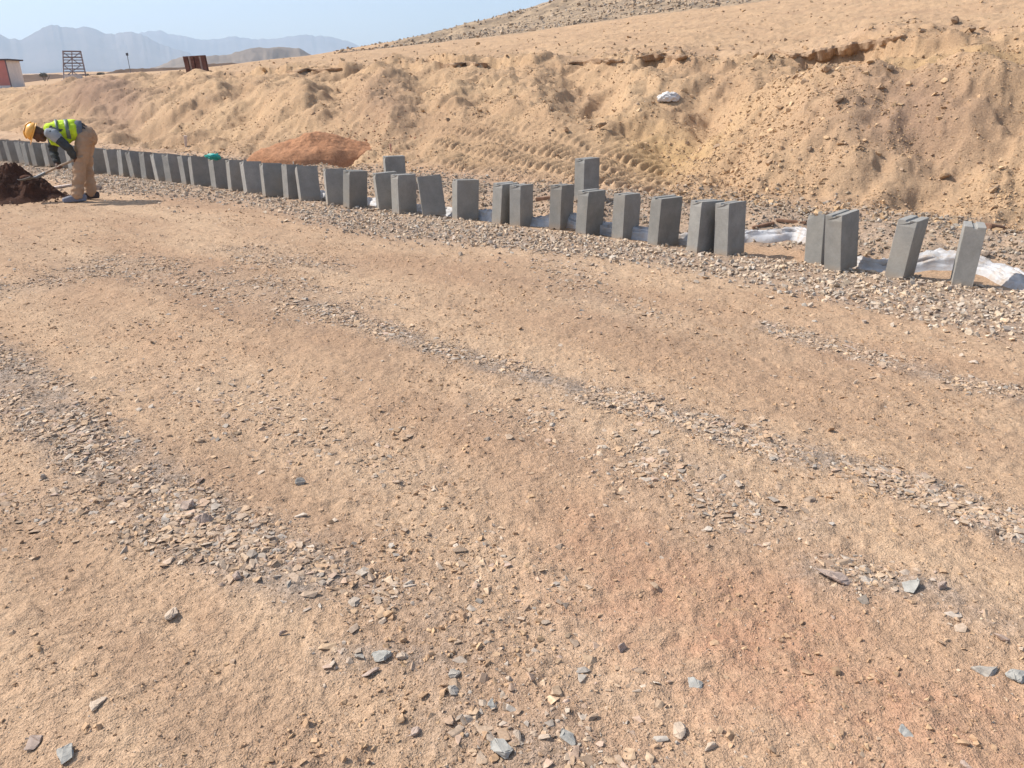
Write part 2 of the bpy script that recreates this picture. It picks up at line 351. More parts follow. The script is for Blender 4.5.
# stones
MST, t, b = mat('stone', .9, .25); tc = nd(t, 'ShaderNodeTexCoord').outputs['Object']
an = nd(t, 'ShaderNodeAttribute', attribute_name='tint')
n1 = noise(t, tc, 70, 4, .65)
t.links.new(mix(t, 1.0, an.outputs['Color'], mix(t, ramp(t, n1, .3, .7), (.75, .74, .72), (1.2, 1.2, 1.2)), 'MULTIPLY'), b.inputs['Base Color'])
bump(t, b, n1, .003, .6)

# ------------------------------------------------------------------ scattered stones as single objects of kind stuff
rng = np.random.RandomState(11)
def stone_templates(n, pts, flat, sub=False):
    out = []
    for k in range(n):
        bm = bmesh.new()
        for _ in range(pts):
            v = rng.normal(size=3); v /= np.linalg.norm(v); v *= rng.uniform(.8, 1.0)
            bm.verts.new((v[0], v[1] * rng.uniform(.75, .95), v[2] * flat))
        r = bmesh.ops.convex_hull(bm, input=bm.verts[:])
        bmesh.ops.delete(bm, geom=list({g for g in r['geom_interior'] + r['geom_unused'] if isinstance(g, bmesh.types.BMVert)}), context='VERTS')
        bmesh.ops.triangulate(bm, faces=bm.faces[:]); bm.verts.ensure_lookup_table(); bm.verts.index_update()
        out.append((np.array([v.co[:] for v in bm.verts]), np.array([[v.index for v in f.verts] for f in bm.faces]))); bm.free()
    return out
T_CHIP = stone_templates(18, 9, .36); T_BLOCK = stone_templates(16, 10, .62); T_TINY = stone_templates(8, 6, .6); T_CLOD = stone_templates(14, 11, .7)
PAL = np.array([1.0, .965, .88]) * np.array([(.43, .335, .265), (.41, .36, .325), (.50, .39, .30), (.34, .265, .215), (.47, .42, .38), (.50, .37, .265), (.35, .32, .30), (.44, .335, .285)])
def build_stones(name, temps, P, size, tint, tilt=.35, sink=.3, flatn=None):
    n = len(P); k = rng.randint(len(temps), size=n); Vs, Fs, Ts = [], [], []; off = 0
    rz = rng.uniform(0, 2 * np.pi, n); ax = rng.normal(0, tilt, n); ay = rng.normal(0, tilt, n)
    asp = rng.uniform(.65, 1.1, (n, 3))
    for j, (tv, tf) in enumerate(temps):
        I = np.where(k == j)[0]
        if not len(I): continue
        v = tv[None] * (size[I, None] * asp[I])[:, None, :]
        cx, sx, cy, sy, cz, sz = np.cos(ax[I]), np.sin(ax[I]), np.cos(ay[I]), np.sin(ay[I]), np.cos(rz[I]), np.sin(rz[I])
        x, y, z = v[..., 0], v[..., 1], v[..., 2]
        x, y = x * cz[:, None] - y * sz[:, None], x * sz[:, None] + y * cz[:, None]
        y, z = y * cx[:, None] - z * sx[:, None], y * sx[:, None] + z * cx[:, None]
        x, z = x * cy[:, None] + z * sy[:, None], -x * sy[:, None] + z * cy[:, None]
        q = np.stack([x, y, z], -1); zmin = q[..., 2].min(1)
        h = q[..., 2].max(1) - zmin
        q += P[I][:, None, :]; q[..., 2] += (-zmin - sink * h)[:, None]
        m = len(tv); Vs.append(q.reshape(-1, 3)); Fs.append((tf[None] + (off + np.arange(len(I)) * m)[:, None, None]).reshape(-1, 3))
        Ts.append(np.repeat(tint[I], m, 0)); off += len(I) * m
    Vv, F, T = np.vstack(Vs), np.vstack(Fs), np.vstack(Ts)
    me = bpy.data.meshes.new(name)
    me.vertices.add(len(Vv)); me.vertices.foreach_set('co', Vv.astype(np.float32).ravel())
    me.loops.add(F.size); me.loops.foreach_set('vertex_index', F.astype(np.int32).ravel())
    me.polygons.add(len(F)); me.polygons.foreach_set('loop_start', (np.arange(len(F)) * 3).astype(np.int32))
    a = me.attributes.new('tint', 'FLOAT_COLOR', 'POINT'); a.data.foreach_set('color', np.hstack([T, np.ones((len(T), 1))]).astype(np.float32).ravel())
    me.polygons.foreach_set('use_smooth', np.zeros(len(F), bool)); me.update(calc_edges=True); me.materials.append(MST)
    o = bpy.data.objects.new(name, me); C.objects.link(o); return o
def stuff(o, label, cat):
    o['kind'] = 'stuff'; o['label'] = label; o['category'] = cat
def tints(n, pal=PAL, var=.14, dust=.35):
    c = pal[rng.randint(len(pal), size=n)] * rng.normal(1, var, (n, 1)).clip(.55, 1.5)
    d = rng.uniform(0, dust * 2, (n, 1)).clip(0, .85); return c * (1 - d) + np.array([[.46, .30, .18]]) * d
def onground(xy): return np.column_stack([xy, gz(xy[:, 0], xy[:, 1])])
def sizes(n, med, sig, lo, hi): return np.exp(rng.normal(math.log(med), sig, n)).clip(lo, hi)
# gravel strip along the row
s_ = rng.uniform(-3.2, 34, 120000); s_ = s_[rng.rand(len(s_)) < np.exp(-np.clip(s_, 0, 40) / 22)]
w_ = rng.uniform(-1.7, 2.6, len(s_)); keep = rng.rand(len(s_)) < band_density(s_, w_) * .9 + .03
s_, w_ = s_[keep][:30000], w_[keep][:30000]
xy = P0 + s_[:, None] * D + w_[:, None] * N
GPAL = np.array([1.0, .97, .90]) * np.array([(.50, .41, .33), (.44, .37, .31), (.54, .45, .36), (.39, .33, .29), (.47, .43, .39), (.56, .44, .33)])
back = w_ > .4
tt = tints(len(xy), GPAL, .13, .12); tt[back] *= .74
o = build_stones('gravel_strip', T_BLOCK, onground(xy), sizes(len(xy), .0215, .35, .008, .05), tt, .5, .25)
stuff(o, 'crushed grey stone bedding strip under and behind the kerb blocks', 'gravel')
# wheel streak stones
XY, SZ = [], []
for pts, hw, den in TRACKS:
    g = pxg(pts); seg = np.linalg.norm(np.diff(g, axis=0), axis=1); L = seg.sum(); dist = np.linalg.norm(g.mean(0))
    n = int(L * hw * 2 * den * 5600 / (1 + (dist / 7) ** 1.0))
    u = rng.uniform(0, L, n); cs = np.concatenate([[0], np.cumsum(seg)]); i = np.clip(np.searchsorted(cs, u) - 1, 0, len(seg) - 1)
    f = (u - cs[i]) / seg[i]; p = g[i] + (g[i + 1] - g[i]) * f[:, None] + rng.normal(0, hw * .58, (n, 2))
    cl = fbm(p[:, 0] * 2.2 + 3, p[:, 1] * 2.2, 2); k = rng.rand(n) < np.clip(.62 + 1.6 * cl, .05, 1)
    XY.append(p[k]); SZ.append(sizes(int(k.sum()), .0140 + .0006 * dist, .48, .004, .036))
XY, SZ = np.vstack(XY), np.concatenate(SZ)
o = build_stones('wheel_track_stones', T_CHIP, onground(XY), SZ, tints(len(XY), PAL, .15, .32), .22, .45)
stuff(o, 'streaks of flat grey and tan stone chips pressed along the wheel tracks', 'stones')
fx = np.repeat(XY, 3, 0) + rng.normal(0, .05, (len(XY) * 3, 2))
o = build_stones('track_fines', T_TINY, onground(fx), sizes(len(fx), .0055, .4, .003, .011), tints(len(fx), PAL * .92, .18, .3), .5, .3)
stuff(o, 'fine broken stone packed between the chips of the wheel tracks', 'stones')
# loose chips and grit all over
def polar(n, r0_, r1_, a0=-46, a1=44, p=1.0):
    r = (rng.rand(n) * (r1_ ** p - r0_ ** p) + r0_ ** p) ** (1 / p); a = np.radians(rng.uniform(a0, a1, n))
    return np.column_stack([r * np.sin(a), r * np.cos(a)])
q = polar(62000, 1.1, 22, p=1.05); ss, ww = sw(q[:, 0], q[:, 1]); q = q[ww < -.1]
cl = fbm(q[:, 0] * 1.4, q[:, 1] * 1.4, 3); q = q[rng.rand(len(q)) < np.clip(.08 + 1.4 * cl, .02, 1)]
o = build_stones('scattered_chips', T_CHIP, onground(q), sizes(len(q), .0075, .55, .0035, .026), tints(len(q), PAL, .15, .6), .3, .4)
stuff(o, 'small stone chips strewn thinly over the tan dirt', 'stones')
q = polar(42000, 3, 20, p=1.5); ss, ww = sw(q[:, 0], q[:, 1]); q = q[ww < -.1]
cl = fbm(q[:, 0] * .5 + 3, q[:, 1] * .9, 3); q = q[rng.rand(len(q)) < np.clip(.06 + 1.4 * cl, .012, 1)]
o = build_stones('road_stones', T_CHIP, onground(q), sizes(len(q), .0105, .5, .005, .032), tints(len(q), PAL, .15, .5), .3, .3)
stuff(o, 'small stones strewn over the farther half of the dirt road', 'stones')
SP = np.array([(.44, .29, .175), (.50, .34, .20), (.36, .235, .145), (.40, .26, .16)])
q = polar(90000, 1.05, 14, p=1.15); ss, ww = sw(q[:, 0], q[:, 1]); q = q[ww < -.1]
cl = fbm(q[:, 0] * 1.3 + 21, q[:, 1] * 1.3, 4); q = q[rng.rand(len(q)) < np.clip(.30 + 1.4 * cl, .03, 1)]
o = build_stones('soil_crumbs', T_CLOD, onground(q), sizes(len(q), .0058, .55, .0025, .020), tints(len(q), SP, .12, .3), .5, .4)
stuff(o, 'dry crumbs and clods of tan soil scattered over the road', 'soil crumbs')
q = polar(150000, 1.1, 10, p=.9); ss, ww = sw(q[:, 0], q[:, 1]); q = q[ww < -.1]
cl = fbm(q[:, 0] * 1.1 + 8, q[:, 1] * 1.1, 3); q = q[rng.rand(len(q)) < np.clip(.5 + .9 * cl, .06, 1)]
o = build_stones('grit', T_TINY, onground(q), sizes(len(q), .0035, .4, .0018, .008), tints(len(q), PAL, .2, .9), .5, .35)
stuff(o, 'fine grit and dirt crumbs sprinkled over the road surface', 'grit')
# clods and rubble on the bank
n = 110000; a = np.radians(rng.uniform(-40, 40, n)); rt_, rc_ = np.interp(a, az_f, RC[1]), np.interp(a, az_f, RC[5])
u = rng.rand(n) ** 1.3; r = rt_ - .4 + (rc_ + 1.5 - rt_) * u; q = np.column_stack([r * np.sin(a), r * np.cos(a)])
cl = fbm(q[:, 0] * .9 + 5, q[:, 1] * .9, 3); pq = np.interp(a, AZC, PX)
trk = ((pq > 420) & (pq < 670) & (u < .35)); rub = np.where(trk, -.6, 0) + .12 + .75 * np.clip(cl, 0, 1) + .8 * np.exp(-((pq - 690 - 220 * u) / 60) ** 2) * (u < .6)
q = q[rng.rand(n) < rub * .55]
CP = np.array([(.45, .30, .175), (.50, .345, .20), (.39, .26, .155), (.53, .37, .22), (.36, .26, .18)])
o = build_stones('bank_rubble', T_CLOD, onground(q), sizes(len(q), .016, .6, .007, .085), tints(len(q), CP, .12, .2), .5, .35)
stuff(o, 'crumbled clods and rubble strewn over the sandy bank', 'rubble')
n = 120000; a = np.radians(rng.uniform(-40, 40, n)); rt_, rc_ = np.interp(a, az_f, RC[1]), np.interp(a, az_f, RC[5])
u = rng.rand(n) ** 1.2; r = rt_ - .2 + (rc_ + .8 - rt_) * u; q = np.column_stack([r * np.sin(a), r * np.cos(a)])
cl = fbm(q[:, 0] * 1.5 + 2, q[:, 1] * 1.5, 4, .65); q = q[rng.rand(n) < np.clip(.38 + 1.2 * cl, .04, 1)]
o = build_stones('bank_crumbs', T_TINY, onground(q), sizes(len(q), .0125, .5, .006, .04), tints(len(q), CP, .12, .2), .5, .35)
stuff(o, 'loose crumbs of dry sand and soil covering the bank', 'soil crumbs')
# stones on the far gravel hill
n = 9000; a = np.radians(rng.uniform(-12, 30, n)); rt_, rc_ = np.interp(a, az_f, RC[6]), np.interp(a, az_f, RC[7])
r = rt_ + (rc_ - rt_) * rng.rand(n) ** 1.2; q = np.column_stack([r * np.sin(a), r * np.cos(a)])
o = build_stones('hill_rubble', T_BLOCK, onground(q), sizes(len(q), .10, .45, .04, .4), tints(len(q), GPAL, .15, .3) * .8, .5, .3)
stuff(o, 'grey broken stone covering the distant hillside behind the terrace', 'rubble')
n = 1300; a = np.radians(rng.uniform(-30, 36, n)); rc_ = np.interp(a, az_f, RC[5]); r = rc_ + 25 * rng.rand(n) ** 2; q = np.column_stack([r * np.sin(a), r * np.cos(a)])
o = build_stones('terrace_clods', T_CLOD, onground(q), sizes(len(q), .04, .5, .02, .16), tints(len(q), CP, .12, .2) * .9, .5, .3)
stuff(o, 'scattered dirt lumps on the flat terrace above the bank', 'rubble')

# ------------------------------------------------------------------ object helpers
def link(name, me, m=None, parent=None):
    o = bpy.data.objects.new(name, me); C.objects.link(o)
    if m is not None and me is not None and not me.materials: me.materials.append(m)
    if parent is not None: o.parent = parent
    return o
def tag(o, label, cat, group=None):
    o['label'] = label; o['category'] = cat
    if group: o['group'] = group
    return o
def empty(name, loc, rz=0.0):
    o = bpy.data.objects.new(name, None); C.objects.link(o); o.location = loc; o.rotation_euler = (0, 0, rz); o.empty_display_size = .1; return o
def bm_obj(name, bm, m, parent=None, smooth=False):
    bmesh.ops.recalc_face_normals(bm, faces=bm.faces[:])
    me = bpy.data.meshes.new(name); bm.to_mesh(me); bm.free()
    if smooth:
        for p in me.polygons: p.use_smooth = True
    return link(name, me, m, parent)
def box(bm, c, s, rot=None, bev=0.0):
    M_ = Matrix.Translation(Vector(c)) @ (rot.to_4x4() if rot is not None else Matrix.Identity(4)) @ Matrix.Diagonal((s[0], s[1], s[2], 1))
    r = bmesh.ops.create_cube(bm, size=1.0, matrix=M_)
    if bev:
        es = list({e for v in r['verts'] for e in v.link_edges}); bmesh.ops.bevel(bm, geom=es, offset=bev, segments=1, affect='EDGES')
def tube(bm, pts, radii, seg=12, ell=(1, 1), cap=True):
    """loft of rings along a polyline; radii may be (a, b) pairs"""
    pts = [Vector(p) for p in pts]; rings = []; prev = None
    if cap:
        d0 = (pts[0] - pts[1]).normalized(); d1 = (pts[-1] - pts[-2]).normalized()
        f = lambda r, k: (r[0] * k, r[1] * k) if isinstance(r, tuple) else r * k
        mx = lambda r: min(r) if isinstance(r, tuple) else r
        pts = [pts[0] + d0 * mx(radii[0]) * .75, pts[0] + d0 * mx(radii[0]) * .45] + pts + [pts[-1] + d1 * mx(radii[-1]) * .45, pts[-1] + d1 * mx(radii[-1]) * .75]
        radii = [f(radii[0], .45), f(radii[0], .84)] + list(radii) + [f(radii[-1], .84), f(radii[-1], .45)]
    for i, p in enumerate(pts):
        tdir = (pts[min(i + 1, len(pts) - 1)] - pts[max(i - 1, 0)]).normalized()
        if prev is None:
            ref = Vector((0, 0, 1)) if abs(tdir.z) < .8 else Vector((0, 1, 0))
            ux = tdir.cross(ref).normalized()
        else:
            ux = (prev - tdir * prev.dot(tdir)).normalized()
        prev = ux; uy = tdir.cross(ux); r = radii[i]; ra, rb = r if isinstance(r, tuple) else (r, r)
        rings.append([bm.verts.new(p + ux * (ra * ell[0] * math.cos(2 * math.pi * k / seg)) + uy * (rb * ell[1] * math.sin(2 * math.pi * k / seg))) for k in range(seg)])
    for a_, b_ in zip(rings, rings[1:]):
        for k in range(seg): bm.faces.new((a_[k], a_[(k + 1) % seg], b_[(k + 1) % seg], b_[k]))
    bm.faces.new(rings[0][::-1]); bm.faces.new(rings[-1])
def ellipsoid(bm, c, s, rot=None, seg=16):
    M_ = Matrix.Translation(Vector(c)) @ (rot.to_4x4() if rot is not None else Matrix.Identity(4)) @ Matrix.Diagonal((s[0], s[1], s[2], 1))
    bmesh.ops.create_uvsphere(bm, u_segments=seg, v_segments=seg // 2 + 2, radius=1.0, matrix=M_)
def fused(name, bm, m, parent, vox, it=3):
    """join the overlapping pieces of a bmesh into one continuous surface"""
    me = bpy.data.meshes.new(name + '_raw'); bm.to_mesh(me); bm.free()
    o = bpy.data.objects.new(name + '_raw', me); C.objects.link(o)
    r = o.modifiers.new('r', 'REMESH'); r.mode = 'VOXEL'; r.voxel_size = vox
    s = o.modifiers.new('s', 'SMOOTH'); s.factor = .5; s.iterations = it
    dg = bpy.context.evaluated_depsgraph_get(); dg.update()
    nm = bpy.data.meshes.new_from_object(o.evaluated_get(dg)); nm.name = name
    bpy.data.objects.remove(o); bpy.data.meshes.remove(me)
    for p in nm.polygons: p.use_smooth = True
    nm.materials.clear(); return link(name, nm, m, parent)

# ------------------------------------------------------------------ kerb blocks
MC, t, b = mat('concrete', .92, .2)
tc = nd(t, 'ShaderNodeTexCoord').outputs['Object']; oi = nd(t, 'ShaderNodeObjectInfo').outputs['Random']
vv = nd(t, 'ShaderNodeVectorMath', operation='ADD'); t.links.new(tc, vv.inputs[0])
cb = nd(t, 'ShaderNodeCombineXYZ'); t.links.new(math_(t, 'MULTIPLY', oi, 40.0), cb.inputs[0]); t.links.new(math_(t, 'MULTIPLY', oi, 17.0), cb.inputs[1]); t.links.new(cb.outputs[0], vv.inputs[1])
v_ = vv.outputs[0]
n1, n2, n3 = noise(t, v_, 7, 5, .65), noise(t, v_, 60, 4, .7), noise(t, v_, 2.2, 3, .5)
c = mix(t, ramp(t, n1, .32, .68), (.235, .225, .205), (.31, .296, .268))
c = mix(t, math_(t, 'MULTIPLY', ramp(t, n3, .5, .72), .45), c, (.33, .29, .235))
c = mix(t, 1.0, c, mix(t, ramp(t, n2, .3, .7), (.92, .92, .92), (1.07, 1.07, 1.07)), 'MULTIPLY')
sz = nd(t, 'ShaderNodeSeparateXYZ'); t.links.new(tc, sz.inputs[0])
dustf = math_(t, 'MULTIPLY', ramp(t, math_(t, 'ADD', sz.outputs[2], math_(t, 'MULTIPLY', n1, .10)), .13, .05), .5)
c = mix(t, dustf, c, (.40, .28, .18))
tone = nd(t, 'ShaderNodeMapRange'); tone.inputs[3].default_value = .84; tone.inputs[4].default_value = 1.14; t.links.new(oi, tone.inputs[0])
hs = nd(t, 'ShaderNodeHueSaturation'); t.links.new(tone.outputs[0], hs.inputs['Value']); t.links.new(c, hs.inputs['Color']); c = hs.outputs[0]
t.links.new(c, b.inputs['Base Color'])
p_ = bump(t, b, n2, .0012, .5); bump(t, b, n1, .003, .5, p_)
LW, TN, HB = .30, .15, .50
def block_mesh(seed):
    """on end: groove across the top and bottom ends, along the wide faces; one chipped corner"""
    rr = random.Random(seed); bm = bmesh.new(); gw, gd = .017, .014
    prof = [(0, 0), (TN / 2 - gw, 0), (TN / 2 - gw * .6, gd), (TN / 2 + gw * .6, gd), (TN / 2 + gw, 0), (TN, 0),
            (TN, HB), (TN / 2 + gw, HB), (TN / 2 + gw * .6, HB - gd), (TN / 2 - gw * .6, HB - gd), (TN / 2 - gw, HB), (0, HB)]
    vs = [bm.verts.new((0, y, z)) for y, z in prof]; f = bm.faces.new(vs)
    r = bmesh.ops.extrude_face_region(bm, geom=[f]); bmesh.ops.translate(bm, vec=(LW, 0, 0), verts=[g for g in r['geom'] if isinstance(g, bmesh.types.BMVert)])
    es = [e for e in bm.edges if len(e.link_faces) == 2 and e.calc_face_angle(0) > .9]
    bmesh.ops.bevel(bm, geom=es, offset=.004, segments=2, affect='EDGES', profile=.6)
    for co_, no_ in (((0, 0, HB - .05), (0, 0, 1)), ((0, 0, .05), (0, 0, 1)), ((.05, 0, 0), (1, 0, 0)), ((LW - .05, 0, 0), (1, 0, 0)), ((0, 0, HB * .5), (0, 0, 1)), ((LW * .5, 0, 0), (1, 0, 0))):
        bmesh.ops.bisect_plane(bm, geom=bm.verts[:] + bm.edges[:] + bm.faces[:], plane_co=co_, plane_no=no_)
    ax, ay = rr.choice(((0, 0), (LW, 0), (0, TN))); az_ = HB
    for v in bm.verts:
        d = math.sqrt((v.co.x - ax) ** 2 + (v.co.y - ay) ** 2 + (v.co.z - az_) ** 2)
        if d < .032:
            v.co += (Vector((LW / 2, TN / 2, v.co.z)) - v.co).normalized() * (.032 - d) * .5
        v.co += Vector((rr.gauss(0, .0005), rr.gauss(0, .0005), rr.gauss(0, .0005)))
    bmesh.ops.recalc_face_normals(bm, faces=bm.faces[:])
    me = bpy.data.meshes.new('kerb_block'); bm.to_mesh(me); bm.free(); me.materials.append(MC); return me
BM = [block_mesh(k) for k in range(6)]
BL = {'A': (3.70, 5.81, 1.08, 0.0, 0.02), 'B': (3.272, 6.081, .802, .042, .052), 'C': (2.868, 6.357, .702, -.025, -.105), 'E': (2.083, 7.082, .737, -.07, -.037), 'F': (1.826, 7.231, .532, -.029, .026), 'G': (1.512, 7.631, .586, .038, .028), 'H': (1.223, 8.102, .801, -.033, .025), 'I': (.841, 8.329, .779, .015, .051), 'K': (.579, 8.66, .99, -.05, .041), 'L': (.124, 8.928, 1.018, -.049, .017), 'M': (-.115, 9.103, .824, .018, .066), 'N': (-.659, 9.422, .501, -.027, .042), 'O': (-1.11, 9.692, .167, -.126, -.111), 'P': (-1.446, 9.896, .806, -.035, .025), 'Q': (-1.757, 10.226, .388, -.029, -.057), 'S': (-2.21, 10.458, .807, -.004, .092), 'T': (-2.587, 10.82, .405, -.13, -.017), 'U': (-3.081, 11.27, .516, -.2, -.078), 'V': (-3.334, 11.51, .803, -.169, .001), 'W': (-3.736, 11.697, .627, -.2, -.036), 'X': (-4.186, 12.212, .715, -.2, -.074), 'Y': (-4.558, 12.567, .717, -.134, -.001), 'Z': (-4.955, 12.967, .925, -.2, -.054), 'AA': (-5.458, 13.299, .764, -.168, -.03), 'BB': (-5.67, 13.493, .945, -.2, -.095), 'CC': (-6.07, 13.836, 1.149, -.2, -.081), 'DD': (-6.417, 14.087, .842, -.24, -.148), 'EE': (-6.791, 14.428, 1.044, -.22, -.044), 'FF': (-7.172, 14.767, 1.021, -.22, -.147), 'GG': (-7.497, 14.993, 1.009, -.197, -.004), 'HH': (-7.895, 15.302, .889, -.101, -.038), 'II': (-8.347, 15.523, 1.075, -.084, .1), 'I2': (-8.74, 15.926, .967, -.185, -.036), 'I3': (-9.265, 16.439, 1.075, -.2, -.121), 'JJ': (-9.722, 16.767, 1.055, -.22, -.13), 'KK': (-10.127, 17.098, 1.149, -.22, -.125), 'LL': (-10.492, 17.245, 1.173, -.154, -.083), 'MM': (-10.808, 17.484, 1.166, -.149, -.09), 'NN': (-11.125, 17.834, 1.261, -.168, -.15), 'OO': (-11.661, 18.241, 1.135, -.089, -.091), 'PP': (-12.127, 18.636, 1.23, -.087, -.084)}
ORD = 'first second third fourth fifth sixth seventh eighth ninth tenth eleventh twelfth thirteenth fourteenth fifteenth sixteenth seventeenth eighteenth nineteenth twentieth'.split()
LBL = {'A': 'grey concrete kerb block at the right end of the row, narrow grooved face forward',
       'B': 'grey concrete kerb block leaning right, second from the right end of the row',
       'C': 'tallest looking grey kerb block, upright with wide right face, third from the right end'}
seq = ['E', 'F', 'G', 'H', 'I', 'K', 'L', 'M', 'N', 'O', 'P', 'Q', 'S', 'T', 'U', 'V', 'W', 'X']
look = {'E': 'wide upright', 'F': 'slightly leaning', 'G': 'right leaning', 'K': 'upright', 'O': 'strongly tilted', 'N': 'wide upright'}
for i, k in enumerate(seq):
    LBL[k] = '%s grey kerb block on end, %s from the right in the front row' % (look.get(k, 'plain'), ORD[i + 3] if i + 3 < 20 else 'twenty-first')
for i, k in enumerate(['HH', 'GG', 'FF', 'EE', 'DD', 'CC', 'BB', 'AA', 'Z', 'Y']):
    LBL[k] = 'grey kerb block on end, %s in the row to the right of the worker' % ORD[i] if i else 'grey kerb block on end, just right of the worker in the row'
for k, s_l in (('II', 'right of'), ('I2', 'hidden behind'), ('I3', 'left of')):
    LBL[k] = 'grey kerb block half hidden %s the trousers of the stooping worker' % ('at the back of' if k == 'II' else 'behind the front of') if k != 'I3' else 'grey kerb block seen below the chest of the stooping worker'
for i, k in enumerate(['JJ', 'KK', 'LL', 'MM', 'NN', 'OO', 'PP']):
    LBL[k] = 'small far grey kerb block, %s in the row to the left of the worker' % ORD[i] if i < 6 else 'small far grey kerb block cut by the left picture edge'
G_ROW = 'concrete kerb blocks standing on end in a row'
def place_block(k, q, lab, zoff=0.0, i=[0]):
    x, y, phi, tx, ty = q
    o = bpy.data.objects.new('kerb_block', BM[i[0] % 6]); i[0] += 1; C.objects.link(o)
    R_ = Matrix.Rotation(ty, 3, 'Y') @ Matrix.Rotation(tx, 3, 'X') @ Matrix.Rotation(phi, 3, 'Z')
    zl = min((R_ @ Vector((a, b_, 0))).z for a in (0, LW) for b_ in (0, TN))
    cxy = Vector((x, y, 0)) + R_ @ Vector((LW / 2, TN / 2, 0))
    g = min(float(gz(cxy.x, cxy.y)), .01)
    o.matrix_world = Matrix.Translation((x, y, g - zl * .55 - .012 + zoff)) @ R_.to_4x4()
    tag(o, lab, 'kerb block', G_ROW); return o
for k, q in BL.items():
    place_block(k, q, LBL[k])
p = at(824, 266)
place_block('D', (p[0] + .0, p[1] + .06, .95, -.30, .06), 'grey kerb block leaning back, half hidden behind the third block from the right', -.06)
def on_slope(px_top, py_top, hpx, phi, lab, tx=0.0, ty=0.0):
    """a block standing on the raised ground behind the row: distance from its pixel height"""
    d = ray(px_top, py_top); zc = .5 * FPX * 1.055 / hpx; p_ = np.array([0, 0, HC]) + d * zc
    x, y, zt = p_; g = float(gz(x + .1, y + .1)); o = bpy.data.objects.new('kerb_block', BM[3]); C.objects.link(o)
    o.location = (x, y, g - .03); o.rotation_euler = (tx, ty, phi); tag(o, lab, 'kerb block', G_ROW)
    print('on_slope', lab[:30], x, y, 'want base', zt - .5, 'ground', g)
on_slope(584.5, 159.5, 44, .8, 'taller standing grey kerb block behind the front row, near the middle of the picture')
on_slope(384.5, 154.4, 36, .35, 'grey kerb block set behind the row, with a pink stake beyond its top')
# ------------------------------------------------------------------ white sheet along the row
MW = simple('white_sheet', (.50, .495, .50), .16, 9, .55, .35, 35, .004)
t = MW.node_tree; b = t.nodes['Principled BSDF']; tc = t.nodes['Texture Coordinate'].outputs['Object']
old = b.inputs['Base Color'].links[0].from_socket
t.links.new(mix(t, math_(t, 'MULTIPLY', ramp(t, noise(t, tc, 7, 6, .75), .47, .66), .75), old, (.40, .29, .19)), b.inputs['Base Color'])
spts = [(285, 193), (320, 200), (372, 207), (420, 213), (455, 217), (490, 221), (545, 227), (600, 234), (650, 241), (690, 245), (750, 245), (790, 244), (812, 250), (835, 260), (870, 269), (905, 267), (940, 267), (985, 273), (1024, 283), (1100, 302)]
g = np.array([at(*p_) for p_ in spts]) + np.interp([p_[0] for p_ in spts], [700, 860], [.22, .06])[:, None] * N; wd = np.interp([p_[0] for p_ in spts], [285, 650, 800, 905, 940, 1100], [.14, .15, .12, .14, .19, .21])
seg = np.concatenate([[0], np.cumsum(np.linalg.norm(np.diff(g, axis=0), axis=1))]); u = np.arange(0, seg[-1], .02)
cx_, cy_, wu = np.interp(u, seg, g[:, 0]), np.interp(u, seg, g[:, 1]), np.interp(u, seg, wd)
kk = np.hanning(21); kk /= kk.sum(); sm = lambda a: np.convolve(np.pad(a, 10, 'edge'), kk, 'valid')
cx_, cy_, wu = sm(cx_), sm(cy_), sm(wu); tx_, ty_ = np.gradient(cx_), np.gradient(cy_); ll = np.hypot(tx_, ty_); nx_, ny_ = ty_ / ll, -tx_ / ll
NW = 33; v = np.linspace(-1, 1, NW); U, VV = np.meshgrid(u, v, indexing='ij')
fold = fbm(U * .9 + 3, VV * 2.6 + .6 * np.sin(U * 1.3)[...], 3); wob = 1 + .3 * fbm(U * 1.2, VV * 0 + 5, 2)
off = VV * wu[:, None] * .5 * wob + .04 * fbm(U * 2, VV + 4, 2)
PXs, PYs = cx_[:, None] - nx_[:, None] * off, cy_[:, None] - ny_[:, None] * off
hgt = .055 + .075 * (1 - np.abs(fold) * 2.2).clip(-.2, 1) * (.6 + .4 * fbm(U * .8, VV * 0 + 2, 2))
hgt = hgt + .030 * (1 - 2 * np.abs(fbm(U * 1.1, VV * 3.6 + .8 * fbm(U * .9, VV * 0 + 1, 2), 3))) + .018 * (.4 - np.abs(fbm(U * 5 + 3, VV * 5, 4, .6)))
hgt = hgt * (1 - np.abs(VV) ** 3 * 1.25)
Zs = gz(PXs.ravel(), PYs.ravel()).reshape(PXs.shape) + np.maximum(hgt, -.012)
me = mesh_grid('white_sheet', np.stack([PXs, PYs, Zs], -1).reshape(-1, 3), len(u), NW, False)
o = link('white_sheet', me, MW); s_m = o.modifiers.new('thick', 'SOLIDIFY'); s_m.thickness = .004; s_m.offset = -1
tag(o, 'long crumpled white plastic sheet lying in folds behind the kerb blocks', 'plastic sheet')

def soilmat(name, a, b_, scale=6):
    m, t, b = mat(name, 1.0, .1); tc = nd(t, 'ShaderNodeTexCoord').outputs['Object']
    n1 = noise(t, tc, scale, 5, .65); n2 = noise(t, tc, scale * 9, 4, .7)
    c = mix(t, ramp(t, n1, .35, .65), a, b_); c = mix(t, 1.0, c, mix(t, ramp(t, n2, .3, .7), (.7, .7, .7), (1.25, 1.25, 1.25)), 'MULTIPLY')
    t.links.new(c, b.inputs['Base Color']); p_ = bump(t, b, n1, .04, .8); bump(t, b, n2, .012, .8, p_); return m
